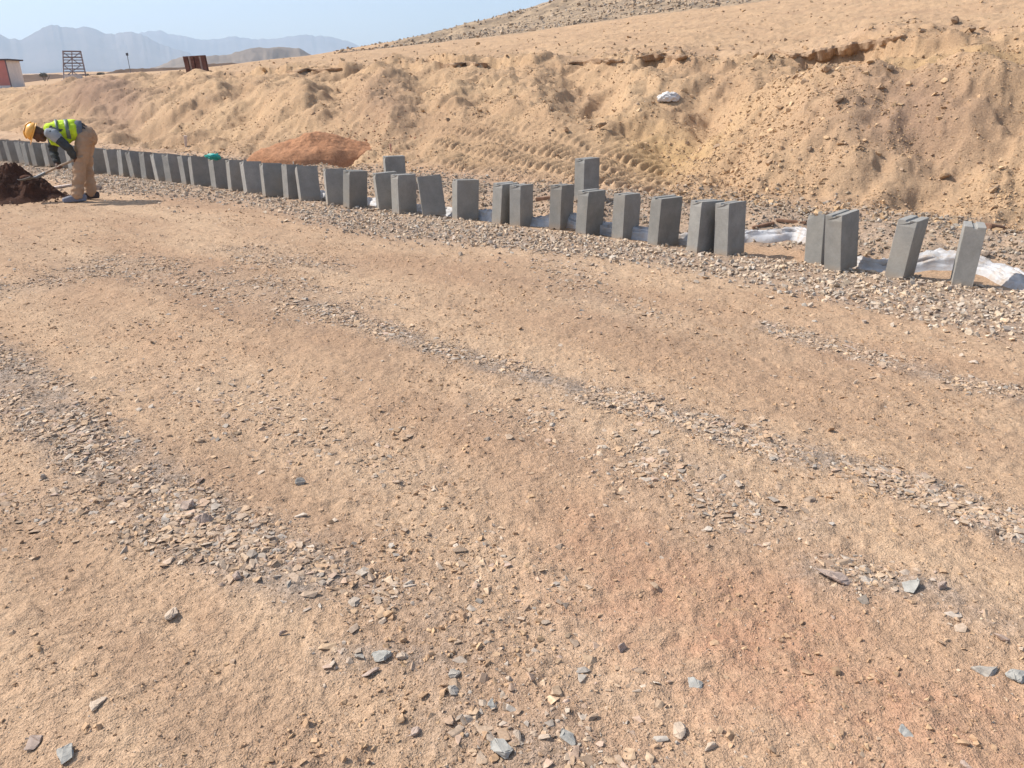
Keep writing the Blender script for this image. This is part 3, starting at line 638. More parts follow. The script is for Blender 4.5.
# ------------------------------------------------------------------ crusted lip of the bank
def crust(pts, over, thick, seed):
    """hard dirt crust sticking out over the eroded face"""
    xs_ = np.arange(pts[0][0], pts[-1][0], 1.2); ys_ = np.interp(xs_, *zip(*pts)); n_ = len(xs_)
    c_ = np.array([hit(x_, y_, 6.0, 60.0) for x_, y_ in zip(xs_, ys_)]); k_ = np.hanning(17); k_ /= k_.sum()
    c_ = np.column_stack([np.convolve(np.pad(c_[:, j], 8, 'edge'), k_, 'valid') for j in range(3)])
    dirn = -c_[:, :2] / np.linalg.norm(c_[:, :2], axis=1)[:, None]
    t_ = np.arange(n_) * .11; rag = .9 + 1.0 * fbm(t_ * .55 + seed, t_ * 0 + 2, 3, .5); end = np.sin(np.linspace(0, np.pi, n_)) ** .5
    rag = np.clip(rag * end, .02, 2); ring = []
    for f_, zt in ((-.9, 0), (-.3, .05), (.35, .045), (.8, .02), (1.0, -.25), (.92, -.6), (.6, -.95), (.0, -1.1), (-.9, -1.2)):
        off_ = f_ * over * (rag if f_ > 0 else 1); jz = .035 * fbm(t_ * .9 + seed, t_ * 0 + f_ * 1.5, 3); off_ = off_ + .07 * fbm(t_ * 1.1 + seed, t_ * 0 + f_ * 2 + zt * 3, 3) * end
        zz = c_[:, 2] + (zt if zt > 0 else 0) * end + (thick * zt * (.5 + .5 * rag) * end if zt <= 0 else 0) + jz * end + (.05 * f_ if f_ > 0 else -.10 + .10 * (f_ + .9) / .6 if f_ < -.3 else 0)
        ring.append(np.column_stack([c_[:, 0] + dirn[:, 0] * off_, c_[:, 1] + dirn[:, 1] * off_, zz]))
    V_ = np.stack(ring, 1); V_ = np.concatenate([V_, V_[:, :1]], 1)
    me = mesh_grid('bank_crust', V_.reshape(-1, 3), n_, V_.shape[1], False); me.polygons.foreach_set('use_smooth', np.zeros(len(me.polygons), bool))
    o = link('bank_crust', me, MCR); o['kind'] = 'structure'; return o
MCR = soilmat('crust_soil', (.30, .205, .135), (.40, .275, .18), 5)
crust([(772, 51), (790, 56), (800, 57), (850, 48), (905, 38)], .24, .15, 1)
crust([(284, 73), (310, 71), (345, 70)], .20, .11, 3)
crust([(440, 67), (465, 65), (490, 66)], .2, .11, 5)
crust([(566, 65), (590, 62), (625, 62)], .2, .11, 8)
crust([(634, 60), (655, 57), (690, 58)], .2, .12, 9)
# ------------------------------------------------------------------ heaps
def heap(name, cx, cy, rx, ry, h, ang, m, lab, cat, prof=1.0, amp=.06, fr=4, flat=0.0, skew=0.0, n=90, follow=.9):
    th = np.linspace(0, 2 * np.pi, n * 2, endpoint=False); rr_ = np.linspace(0.02, 1.12, n); TH, R_ = np.meshgrid(th, rr_, indexing='ij')
    ex = 1 + .14 * fbm(np.cos(TH) * 1.3 + cx, np.sin(TH) * 1.3 + cy, 2)
    lx, ly = R_ * np.cos(TH) * rx * ex, R_ * np.sin(TH) * ry * ex
    q_ = np.clip((R_ - flat) / (1 - flat), 0, 2)
    hz = h * np.where(q_ < 1, (1 - q_ ** prof), -(q_ - 1) * .8)
    lx = lx + skew * np.clip(hz, 0, 9)
    ca, sa = math.cos(ang), math.sin(ang); wx, wy = cx + lx * ca - ly * sa, cy + lx * sa + ly * ca
    k_ = np.clip(hz / h * 3, 0, 1); hz = hz + k_ * (amp * fbm(wx * fr, wy * fr, 4) + amp * .3 * fbm(wx * fr * 5, wy * fr * 5, 3))
    gl = gz(wx.ravel(), wy.ravel()).reshape(wx.shape); wz = gl * follow + (1 - follow) * float(gz(cx, cy)) + hz
    rim_ = sstep(.72, 1.02, R_); wz = wz * (1 - rim_) + (np.minimum(wz, gl + .3 * np.clip(1.02 - R_, 0, 1)) - .10 * sstep(.98, 1.12, R_)) * rim_
    if follow < .5: wz = np.where(R_ > .9, wz + (gl - .05 - wz) * sstep(.88, 1.0, R_), wz)
    me = mesh_grid(name, np.stack([wx - cx, wy - cy, wz], -1).reshape(-1, 3), len(th), n, True, None, np.array([[skew * h, 0, wz[:, 0].mean()]]))
    o = link(name, me, m); o.location = (cx, cy, 0); tag(o, lab, cat); return o
MDK = soilmat('dark_damp_soil', (.055, .030, .022), (.10, .050, .033), 7)
MRD = soilmat('red_sand', (.35, .172, .092), (.43, .222, .122), 3)
p = at(16, 199.5); DIRT = heap('dirt_heap', p[0], p[1], .72, .54, .56, .35, MDK, 'heap of dark damp red-brown soil beside the stooping worker', 'dirt heap', 0.72, .10, 3.5, .14)
p = at(316, 172); heap('sand_heap', p[0], p[1], 1.45, .95, .34, .30, MRD, 'low heap of red-brown sand behind the row of kerb blocks', 'sand heap', 1.0, .045, 1.8, .10, follow=.15)

for nm_, c_, rx_, n_, cols_, lab_ in (('dark_clods', at(16, 199.5), .8, 420, np.array([(.09, .05, .035), (.13, .075, .05)]), 'dark soil clods rolled out around the foot of the dark heap'), ('red_clods', at(316, 172), 1.6, 500, np.array([(.33, .16, .10), (.40, .22, .13)]), 'red-brown lumps rolled out around the foot of the sand heap')):
    a_ = rng.uniform(0, 6.28, n_); d_ = rx_ * (.75 + .35 * np.abs(rng.normal(0, 1, n_))); q_ = np.column_stack([c_[0] + d_ * np.cos(a_), c_[1] + d_ * np.sin(a_) * .7])
    stuff(build_stones(nm_, T_CLOD, onground(q_), sizes(n_, .016, .5, .006, .05), tints(n_, cols_, .15, .1), .5, .3), lab_, 'soil clods')
# ------------------------------------------------------------------ worker
SKIN = simple('skin', (.115, .058, .036), .12, 14, .6, .3)
SHIRT = simple('shirt_cloth', (.055, .06, .062), .25, 12, .95, .1, 40, .004); SHTL = simple('blue_grey_cloth', (.15, .165, .19), .2, 12, .95, .1, 40, .003); SHLD = simple('grey_cloth', (.33, .35, .36), .15, 12, .95, .1, 40, .003)
TROU = simple('trouser_cloth', (.41, .275, .18), .14, 5, .95, .1, 22, .006)
VESTM = simple('vest_cloth', (.50, .68, .035), .15, 9, .8, .2, 25, .004); STRIPE = simple('reflective_tape', (.13, .17, .13), .2, 12, .5, .4)
HELM = simple('helmet_shell', (.82, .40, .07), .08, 6, .4, .45); HGLINT = simple('helmet_highlight', (.8, .74, .6), .05, 8, .45, .4)  # second colour is the painted sun highlight of the orange shell
SHOE = simple('shoe_leather', (.20, .20, .235), .2, 12, .7, .3); SHOE2 = simple('dark_shoe_leather', (.07, .05, .045), .2, 12, .7, .3)
WOOD = simple('worn_wood', (.34, .26, .19), .2, 18, .8, .25); STEEL = simple('worn_steel', (.13, .135, .14), .25, 9, .5, .5)
wp = at(78, 201.5); WZ = float(gz(wp[0], wp[1]))
per = empty('person', (wp[0], wp[1], WZ), math.atan2(-.5, -.866))
tag(per, 'worker in yellow vest and orange helmet stooping over a shovel by the dark soil heap', 'person')
hipL, hipR = Vector((-.27, .095, .90)), Vector((-.29, -.095, .90)); pel = Vector((-.27, 0, .95))
kneL, kneR = Vector((-.12, .115, .49)), Vector((-.22, -.11, .48)); ankL, ankR = Vector((-.02, .12, .09)), Vector((-.205, -.12, .09))
chest, neck, head = Vector((.05, 0, 1.0)), Vector((.19, 0, 1.0)), Vector((.305, 0, .975))
shL, shR = Vector((.13, .185, .975)), Vector((.13, -.185, .975))
elL, elR = Vector((-.03, .27, .775)), Vector((.17, -.24, .70)); haL, haR = Vector((-.09, .15, .605)), Vector((.15, -.02, .505))
# shovel line passes through both hands
sdir = (haR - haL).normalized(); sA = haL - sdir * .12; sB = Vector((.45, -.20, .36))
crown = Vector((.9, 0, .436)); face = Vector((.436, 0, -.9)); HR = Matrix((face, Vector((0, 1, 0)), crown)).transposed()   # head axes: x face, z crown
bm = bmesh.new()
tube(bm, [pel + Vector((-.02, 0, 0)), Vector((-.14, 0, 1.0)), chest, Vector((.15, 0, .995))], [(.15, .125), (.145, .105), (.165, .11), (.15, .10)], 18)
tube(bm, [Vector((.13, 0, .995)), neck, head + face * -.01], [.065, .056, .056], 12)
for h_, k_, a_, s_n in ((hipL, kneL, ankL, 1), (hipR, kneR, ankR, -1)):
    tube(bm, [h_, h_.lerp(k_, .5), k_, k_.lerp(a_, .4), a_], [.095, .082, .058, .058, .042], 14)
    tube(bm, [a_ + Vector((-.04, 0, -.045)), a_ + Vector((.06, 0, -.05)), a_ + Vector((.15, 0, -.06))], [.036, .036, .03], 10)
for s_, e_, h_ in ((shL, elL, haL), (shR, elR, haR)):
    dw = (h_ - e_).normalized(); wr = h_ - dw * .055
    tube(bm, [s_.lerp(Vector((.13, 0, .99)), .5), s_, s_.lerp(e_, .5), e_, e_.lerp(wr, .4), wr], [.07, .062, .050, .041, .040, .027], 12)
    tube(bm, [wr, wr.lerp(h_, .6), h_], [(.028, .02), (.040, .020), (.038, .017)], 10)
ellipsoid(bm, head + crown * .03, (.098, .076, .105), HR, 18); ellipsoid(bm, head + face * .045 - crown * .065, (.05, .052, .05), HR, 12)
ellipsoid(bm, head + face * .105 - crown * .018, (.018, .014, .026), HR, 8)
for sgn in (1, -1):
    ellipsoid(bm, head + Vector((0, sgn * .076, 0)) - crown * .01, (.02, .012, .032), HR, 8); ellipsoid(bm, head + face * .085 + Vector((0, sgn * .032, 0)) + crown * .022, (.016, .026, .01), HR, 8)
ellipsoid(bm, head + face * .088 - crown * .062, (.012, .026, .008), HR, 8)
# fingers close round the shaft
for h_, e_, sg in ((haL, elL, 1), (haR, elR, -1)):
    dw = (h_ - e_).normalized(); ax_ = sdir; nrm = ax_.cross(dw).normalized()
    for j, ln in enumerate((.9, 1.0, .95, .8)):
        o_ = h_ + ax_ * (-.030 + .0205 * j)
        cpt = o_ + dw * .014; rad_ = .026 * ln
        arc = [cpt + (dw * math.cos(x) + nrm * sg * math.sin(x)) * rad_ for x in (-.9, -.2, .6, 1.5, 2.3)]
        tube(bm, [o_ - dw * .008] + arc, [.0095, .0095, .009, .0088, .0082, .0075], 8)
    tube(bm, [h_ - dw * .03 - ax_ * .025, h_ - ax_ * .045 + nrm * sg * .012, h_ - ax_ * .035 + dw * .018 + nrm * sg * .03], [.012, .011, .009], 8)
fused('body', bm, SKIN, per, .0085, 2)
bm = bmesh.new()   # trousers
ellipsoid(bm, pel + Vector((-.03, 0, -.035)), (.142, .178, .15), None, 20)
tube(bm, [pel + Vector((-.02, 0, 0)), Vector((-.215, 0, .985))], [(.165, .125), (.162, .12)], 18)
for h_, k_, a_, s_n in ((hipL, kneL, ankL, 1), (hipR, kneR, ankR, -1)):
    tube(bm, [h_ + Vector((-.01, 0, .02)), h_.lerp(k_, .35), h_.lerp(k_, .8), k_, k_.lerp(a_, .5), a_ + Vector((0, 0, .05)), a_ + Vector((.005, 0, .0))], [.117, .108, .090, .085, .083, .085, .081], 16)
tr = fused('trousers', bm, TROU, per, .012, 3)
def rumple(o, amp, f):
    me = o.data; n_ = len(me.vertices); P_ = np.empty(n_ * 3, np.float32); Nn = np.empty(n_ * 3, np.float32)
    me.vertices.foreach_get('co', P_); me.vertices.foreach_get('normal', Nn); P_ = P_.reshape(-1, 3); Nn = Nn.reshape(-1, 3)
    d = fbm(P_[:, 0] * f + P_[:, 1] * f * .6, P_[:, 2] * f * 1.5 - P_[:, 1] * f * .5, 3) * amp
    P_ += Nn * d[:, None]; me.vertices.foreach_set('co', P_.ravel()); me.update()
rumple(tr, .016, 9)
bm = bmesh.new()   # waistband
tube(bm, [Vector((-.255, 0, .992)), Vector((-.13, 0, 1.01))], [(.176, .142), (.176, .142)], 20, cap=False)
bm_obj('shirt_tail', bm, SHTL, per, True)
bm = bmesh.new()   # shirt: torso and sleeves
tube(bm, [Vector((-.23, 0, .985)), Vector((-.12, 0, 1.005)), chest, Vector((.145, 0, 1.0)), Vector((.175, 0, 1.0))], [(.165, .13), (.165, .125), (.18, .125), (.16, .11), (.09, .085)], 18)
for s_, e_, h_ in ((shL, elL, haL), (shR, elR, haR)):
    wr = e_.lerp(h_, .72)
    tube(bm, [s_.lerp(Vector((.11, 0, .99)), .45), s_, s_.lerp(e_, .5), e_, e_.lerp(wr, .5), wr], [.085, .08, .068, .060, .052, .045], 14)
sh = fused('shirt', bm, SHIRT, per, .011, 2); rumple(sh, .012, 12)
bm = bmesh.new()   # pale shoulder yoke
for s_, e_ in ((shL, elL), (shR, elR)):
    bm = bmesh.new(); tube(bm, [s_ + Vector((.045, 0, .01)), s_.lerp(e_, .05), s_.lerp(e_, .3)], [.072, .089, .080], 14)
    fused('shoulder_patch', bm, SHLD, per, .011, 2)
bm = bmesh.new()   # vest
tube(bm, [Vector((-.15, 0, 1.005)), Vector((-.09, 0, 1.01)), chest + Vector((0, 0, .0)), Vector((.135, 0, 1.0))], [(.188, .150), (.185, .146), (.185, .142), (.145, .122)], 22)
tube(bm, [Vector((-.10, 0.0, .92)), Vector((.04, 0.0, .83)), Vector((.15, 0, .85))], [(.15, .06), (.14, .06), (.10, .05)], 16)
ve = fused('safety_vest', bm, VESTM, per, .011, 2); rumple(ve, .012, 8)
for x0, dx in ((-.07, .05), (.055, .035)):
    bm = bmesh.new()
    tube(bm, [Vector((x0 - dx / 2, 0, 1.005)), Vector((x0 + dx / 2, 0, 1.005))], [(.198, .156), (.196, .155)], 24, cap=False)
    bm_obj('reflective_stripe', bm, STRIPE, ve, True)
bm = bmesh.new()   # helmet: shell, ridge and brim
bmesh.ops.create_uvsphere(bm, u_segments=24, v_segments=14, radius=1)
bmesh.ops.delete(bm, geom=[v for v in bm.verts if v.co.z < -.05], context='VERTS')
for v in bm.verts: v.co = Vector((v.co.x * .130, v.co.y * .110, v.co.z * .106))
ring = [bm.verts.new((math.cos(a_) * (.140 + (.055 if math.cos(a_) > 0 else .006) * max(0, math.cos(a_)) ** .7 if math.cos(a_) > 0 else math.cos(a_) and .140), math.sin(a_) * .120, -.012)) for a_ in np.linspace(0, 2 * math.pi, 32, endpoint=False)]
ring2 = [bm.verts.new((math.cos(a_) * .128, math.sin(a_) * .106, .004)) for a_ in np.linspace(0, 2 * math.pi, 32, endpoint=False)]
for i in range(32): bm.faces.new((ring[i], ring[(i + 1) % 32], ring2[(i + 1) % 32], ring2[i]))
for i in range(-4, 5):
    pass
for yy in (0,):
    pts_ = [Vector((math.cos(a_) * .137, 0, math.sin(a_) * .114)) for a_ in np.linspace(.5, 2.6, 9)]
    tube(bm, pts_, [.010] * 9, 8)
HM = Matrix.Translation(head + crown * .065) @ HR.to_4x4()
bmesh.ops.transform(bm, matrix=HM, verts=bm.verts[:])
he = bm_obj('helmet', bm, HELM, per, True); sm_ = he.modifiers.new('t', 'SOLIDIFY'); sm_.thickness = .004
bm = bmesh.new(); bmesh.ops.create_uvsphere(bm, u_segments=16, v_segments=10, radius=1)  # sunlit highlight on the crown, put into the colour as a cream cap
bmesh.ops.delete(bm, geom=[v for v in bm.verts if v.co.z < .90], context='VERTS')
for v in bm.verts: v.co = Vector((v.co.x * .141, v.co.y * .119, v.co.z * .118))
bmesh.ops.transform(bm, matrix=HM, verts=bm.verts[:]); bm_obj('crown_highlight', bm, HGLINT, he, True)
for a_, m_, nm in ((ankL, SHOE, 'shoe'), (ankR, SHOE2, 'shoe')):
    bm = bmesh.new(); y_ = a_.y
    tube(bm, [Vector((a_.x - .075, y_, .055)), Vector((a_.x + .02, y_, .058)), Vector((a_.x + .12, y_, .048)), Vector((a_.x + .2, y_, .036))], [(.044, .05), (.046, .055), (.05, .044), (.04, .032)], 14)
    tube(bm, [Vector((a_.x - .015, y_, .06)), Vector((a_.x - .01, y_, .13))], [.055, .052], 14)
    box(bm, (a_.x + .06, y_, .014), (.31, .095, .028), None, .006)
    fused(nm, bm, m_, per, .009, 2)
# shovel held in both hands
MWp = Matrix.Translation(per.location) @ Matrix.Rotation(per.rotation_euler[2], 4, 'Z')
shv = empty('shovel', MWp @ sB, per.rotation_euler[2])
tag(shv, 'worn long-handled shovel held by the worker, its blade over the dark soil heap', 'shovel')
bm = bmesh.new(); tube(bm, [sA - sB, haL - sB, haR - sB, Vector((0, 0, 0))], [.017, .017, .017, .017], 10)
bm_obj('handle', bm, WOOD, shv, True)
bd = (sB - haR).normalized(); bd = (bd + Vector((0, 0, .22))).normalized(); side = Vector((0, 0, 1)).cross(bd).normalized(); upb = bd.cross(side)
bm = bmesh.new()
gr = [[bm.verts.new(bd * (x * .29) + side * (y_ * (.115 if x < .6 else .115 * math.sqrt(max(.02, 1 - ((x - .6) / .42) ** 2)))) + upb * (.03 * y_ * y_ - .02 * math.sin(x * 3))) for y_ in np.linspace(-1, 1, 9)] for x in np.linspace(0.08, 1, 12)]
for i in range(11):
    for j in range(8): bm.faces.new((gr[i][j], gr[i][j + 1], gr[i + 1][j + 1], gr[i + 1][j]))
bl = bm_obj('blade', bm, STEEL, shv, True); sm_ = bl.modifiers.new('t', 'SOLIDIFY'); sm_.thickness = .003
bm = bmesh.new(); tube(bm, [-(sB - haR).normalized() * .14, Vector((0, 0, 0)), bd * .05], [.022, .024, .016], 10); bm_obj('socket', bm, STEEL, shv, True)
soil_on = bmesh.new(); ellipsoid(soil_on, bd * .17 + upb * .02, (.09, .085, .04), None, 14)
for v in soil_on.verts: v.co += v.co.normalized() * random.Random(int(v.co.x * 1e5)).uniform(-.012, .012)
o = bm_obj('soil_lump', soil_on, MDK, None, True); o.location = shv.location; o.rotation_euler = shv.rotation_euler; tag(o, 'small lump of dark soil carried on the shovel blade', 'soil lump')

# ------------------------------------------------------------------ odds and ends near the row
def lump(name, px, py, w_px, m, lab, cat, flat=.6, seed=0, group=None, asp=1.0, sink=.25, rmin=3.0):
    p_ = hit(px, py, rmin); dist = math.sqrt(p_[0] ** 2 + p_[1] ** 2 + (HC - p_[2]) ** 2); r_ = w_px / FPX * dist / 2
    rr = np.random.RandomState(seed); bm = bmesh.new()
    for v_ in rr.normal(size=(11, 3)):
        v_ = v_ / np.linalg.norm(v_) * rr.uniform(.8, 1.05); bm.verts.new((v_[0] * r_ * asp, v_[1] * r_ * .82, np.clip(v_[2], -.75, .75) * r_ * flat))
    h_ = bmesh.ops.convex_hull(bm, input=bm.verts[:])
    bmesh.ops.delete(bm, geom=list({g_ for g_ in h_['geom_interior'] + h_['geom_unused'] if isinstance(g_, bmesh.types.BMVert)}), context='VERTS')
    bmesh.ops.dissolve_limit(bm, angle_limit=.25, verts=bm.verts[:], edges=bm.edges[:])
    bmesh.ops.bevel(bm, geom=bm.edges[:], offset=r_ * .07, segments=1, affect='EDGES')
    bmesh.ops.triangulate(bm, faces=bm.faces[:]); bmesh.ops.subdivide_edges(bm, edges=bm.edges[:], cuts=1, use_grid_fill=True)
    for v in bm.verts: v.co += v.normal * r_ * .035 * float(rr.normal())
    o = bm_obj(name, bm, m); o.location = (p_[0], p_[1], p_[2] + r_ * flat * (.8 - sink)); o.rotation_euler = (rr.normal(0, .15), rr.normal(0, .15), rr.uniform(0, 6)); tag(o, lab, cat, group); return o
RK = simple('sandstone', (0.44, 0.3, 0.19), .25, 9, .95, .15, 22, .02); RKD = simple('dark_rock', (0.3, 0.21, 0.14), .25, 9, .95, .15, 22, .02); RKG = simple('grey_rock', (.37,.33,.28), .2, 30, .9, .2, 60, .003); RKB = simple('blue_grey_rock', (.34,.325,.29), .2, 30, .85, .25, 60, .003); RKP = simple('pale_rock', (.47,.37,.28), .15, 30, .9, .2, 60, .003); RKM = simple('mauve_rock', (0.38, 0.29, 0.235), .2, 30, .9, .2, 60, .003)
for i, (px, py, wd_, m_, lab) in enumerate([
    (603, 129, 14, RKD, 'largest brown boulder low on the bank behind the blocks'),
    (590, 130, 8, RKD, 'small brown rock just left of the largest low boulder'),
    (567, 132, 10, RK, 'sandy rock half buried at the foot of the bank, left of two boulders'),
    (552, 111, 6, RKD, 'small rock partway up the middle of the bank'),
    (825, 72, 11, RK, 'tan boulder below the dark ledge near the top of the bank'),
    (890, 71, 9, RKD, 'brown rock on the slope right of the dark ledge'),
    (880, 89, 9, RK, 'rounded rock at the top edge of the rubble spur'),
    (838, 102, 12, RK, 'wide tan rock on the rim of the rubble spur'),
    (954, 24, 12, RKD, 'flat rock sitting on the crest at upper right'),
    (970, 33, 10, RKD, 'dark rock just below the crest at upper right'),
    (769, 165, 10, RK, 'tan rock midway down the rubble spur above the blocks'),
    (448, 122, 7, RKD, 'small dark rock low on the left middle of the bank')]):
    lump('rock', px, py, wd_, m_, lab, 'rock', .75, 30 + i, 'rocks lying on the bank')
for i, (px, py, wd_, fl, m_, lab, asp) in enumerate([
    (171, 616, 20, .35, RKP, 'pale flat stone lying alone on sandy ground at lower left', 1.0),
    (381, 658, 24, .5, RKB, 'blue grey split stone, biggest of the cluster left of bottom centre', 1.0),
    (403, 659, 17, .55, RKP, 'pale angular stone right of the blue grey split stone', 1.0),
    (361, 657, 14, .5, RKG, 'grey wedge stone left of the blue grey split stone', 1.0),
    (370, 676, 17, .45, RKM, 'dark mauve slab stone below the blue grey split stone', 1.4),
    (455, 675, 17, .6, RKG, 'rounded grey stone at the top of the bottom centre cluster', 1.0),
    (453, 692, 16, .55, RKG, 'grey stone in the middle of the bottom centre cluster', 1.0),
    (492, 705, 15, .55, RKB, 'small bluish stone lying alone right of the bottom cluster', 1.0),
    (511, 679, 12, .6, RKP, 'pale oval stone lying alone above the small bluish stone', 1.0),
    (502, 752, 28, .5, RKB, 'greenish grey slab at the bottom edge below the pebble cluster', 1.2),
    (568, 741, 22, .4, RKB, 'flat blue grey stone near the bottom edge right of centre', 1.2),
    (545, 740, 15, .55, RKP, 'pale stone left of the flat blue grey stone at the bottom', 1.0),
    (517, 738, 15, .55, RKP, 'pale pink stone above the greenish grey slab at the bottom', 1.1),
    (415, 733, 16, .55, RKM, 'dark topped stone casting a shadow, left of the bottom cluster', 1.2),
    (622, 650, 16, .8, RKM, 'grey mauve stone standing up on edge right of bottom centre', .9),
    (679, 733, 18, .6, RKP, 'pale rounded stone near the bottom edge, right of centre', 1.2),
    (710, 749, 16, .5, RKP, 'tan stone at the bottom edge right of the pale rounded stone', 1.2),
    (694, 685, 20, .25, RKB, 'thin bluish flat stone flush with the reddish dirt', 1.2),
    (984, 673, 24, .35, RKG, 'flat grey stone near the right edge on sandy dirt', 1.2),
    (1016, 678, 20, .4, RKB, 'blue grey stone cut by the right picture edge', 1.2),
    (907, 733, 16, .3, RKB, 'small flat bluish stone on the reddish dirt at lower right', 1.2),
    (966, 768 - 2, 12, .5, RKM, 'small mauve stone in the bottom right corner', 1.0),
    (833, 579, 26, .4, RKM, 'long mauve slab at the left end of the right gravel patch', 1.6),
    (911, 588, 22, .5, RKB, 'green grey round stone in the right gravel patch', 1.0),
    (945, 592, 18, .5, RKM, 'dark stone at the right end of the right gravel patch', 1.3),
    (65, 755, 20, .4, RKB, 'blue grey stone at the bottom edge far left', 1.2),
    (34, 744, 16, .5, RKM, 'brown stone left of the blue grey stone at bottom left', 1.2),
    (98, 702, 20, .2, RKP, 'flat tan stone sunk in the sand at lower left', 1.4),
    (238, 579, 13, .8, RKM, 'dark lump of stone below the left gravel streak', .9),
    (283, 637, 12, .7, RKM, 'dark brown stone lying alone on sand left of centre', 1.0),
    (300, 484, 14, .7, RKG, 'round grey stone lying alone above the left gravel streak', 1.0),
    (487, 440, 10, .6, RKP, 'small pale stone lying alone in the middle of the road', 1.2)]):
    lump('loose_stone', px, py, wd_, m_, lab, 'stone', fl, 60 + i, 'largest loose stones on the road', asp, .35, 1.0)
# big brown lumps in the left gravel streak
for px, py, wd_, lab in ((205, 520, 26, 'brown layered rock lump in the left gravel streak'), (188, 508, 16, 'small brown rock left of the layered lump in the left gravel streak')):
    lump('loose_stone', px, py, wd_, RKM, lab, 'stone', .6, px, 'largest loose stones on the road', 1.1, .3, 1.0)
# crumpled white sack high on the bank
def crumple(name, px, py, sx, sy, sz_, m, lab, cat, seed, rz=0.0):
    p_ = hit(px, py, 5.0); bm = bmesh.new(); bmesh.ops.create_icosphere(bm, subdivisions=4, radius=1); rr = np.random.RandomState(seed); o_ = rr.uniform(0, 50)
    P_ = np.array([v.co[:] for v in bm.verts]); d = np.abs(fbm(P_[:, 0] * 1.7 + o_, P_[:, 1] * 1.7 + P_[:, 2] * 1.3, 4)); k_ = 1.05 - .55 * d
    for v, q_ in zip(bm.verts, k_): v.co = Vector((v.co.x * sx * q_, v.co.y * sy * q_, max(-.4, v.co.z) * sz_ * q_))
    o = bm_obj(name, bm, m, None, True); o.location = (p_[0], p_[1], p_[2] + sz_ * .3); o.rotation_euler = (0, 0, rz); tag(o, lab, cat); return o
SACK = simple('white_sack_cloth', (.70, .66, .62), .1, 10, .8, .2)
crumple('sack', 669, 101, .26, .15, .13, SACK, 'crumpled white sack lying halfway up the bank', 'sack', 3, .4)
TEAL = simple('teal_plastic', (.02, .30, .26), .2, 10, .5, .4)
p = BL['Z']; bm = bmesh.new(); bmesh.ops.create_icosphere(bm, subdivisions=3, radius=1)
for v in bm.verts:
    k_ = 1 + .3 * float(fbm(np.array([v.co.x * 2.2]), np.array([v.co.y * 2.2 + v.co.z]), 3)[0]); k_ *= 1 + .5 * float(fbm(np.array([v.co.x * 4.]), np.array([v.co.y * 4. + v.co.z * 3]), 2)[0]); v.co = Vector((v.co.x * .12 * k_, v.co.y * .075 * k_, v.co.z * .045 * k_))
o = bm_obj('plastic_bag', bm, TEAL, None, True); q_ = at_r(213, 157.5, 13.78); o.location = (q_[0], q_[1], .515); tag(o, 'small crumpled teal plastic bag lying on top of a kerb block', 'plastic bag')
PLK = simple('brown_plank', (.20, .115, .075), .25, 14, .85, .2); STK = simple('pale_stake', (.62, .50, .42), .15, 14, .85, .2); PST = simple('pink_stake', (.45, .24, .18), .15, 14, .85, .2)
def board(name, pa, pb, wd_, th_, m, lab, cat, lift=.02):
    a_, b_ = hit(*pa, 4.0), hit(*pb, 4.0); a_[2] += lift; b_[2] += lift; v_ = Vector(b_ - a_); L_ = v_.length
    bm = bmesh.new(); box(bm, (L_ / 2, 0, 0), (L_, wd_, th_), None, min(wd_, th_) * .15)
    for v in bm.verts: v.co += Vector((0, random.Random(int(v.co.x * 999)).uniform(-1, 1) * wd_ * .05, 0))
    o = bm_obj(name, bm, m); o.location = a_; o.rotation_euler = v_.to_track_quat('X', 'Z').to_euler(); tag(o, lab, cat); return o
board('plank', (536, 201), (556, 199), .05, .05, PLK, 'dark brown wooden bar lying behind the gap between two blocks', 'plank')
board('plank', (752, 230), (774, 225), .035, .03, PLK, 'reddish brown board lying on gravel behind the paired blocks', 'plank')
board('plank', (776, 222), (806, 225), .03, .03, PLK, 'thin brown board lying further back behind the paired blocks', 'plank')
board('plank', (986, 229), (1001, 231), .09, .07, PLK, 'short dark board lying behind the rightmost kerb block', 'plank')
board('plank', (52, 189), (72, 186), .09, .03, STK, 'pale offcut board on gravel between soil heap and worker', 'plank')
def stake(px, py, hpx, m, lab, wpx=2.5, lean=.15):
    p_ = hit(px, py, 4.0); dist = np.linalg.norm(p_ - np.array([0, 0, HC])); h_ = hpx / FPX * dist * 1.02; wd_ = wpx / FPX * dist
    bm = bmesh.new(); box(bm, (0, 0, h_ / 2 - .05), (wd_, wd_, h_ + .1), None, wd_ * .12)
    for v in bm.verts:
        if v.co.z < 0: v.co.x *= .3; v.co.y *= .3
    o = bm_obj('survey_stake', bm, m); o.location = p_; o.rotation_euler = (0, lean, .4); tag(o, lab, 'stake'); return o
stake(186, 147, 9, STK, 'short pale stake in the ground behind the blocks right of the worker', 3, .12)
stake(391, 152, 7, PST, 'thin pink stake beyond the kerb block set behind the row', 1.6, 0)
lump('loose_stone', 98, 190, 9, RKM, 'reddish brown stone on gravel behind the heels of the worker', 'stone', .7, 5, 'largest loose stones on the road')
lump('loose_stone', 985, 256, 12, RKP, 'tan stone resting beside the white sheet at the right edge', 'stone', .7, 6, 'largest loose stones on the road')
crumple('rag', 92, 171, .09, .06, .07, SACK, 'small white rag lying behind the legs of the worker', 'rag', 8)

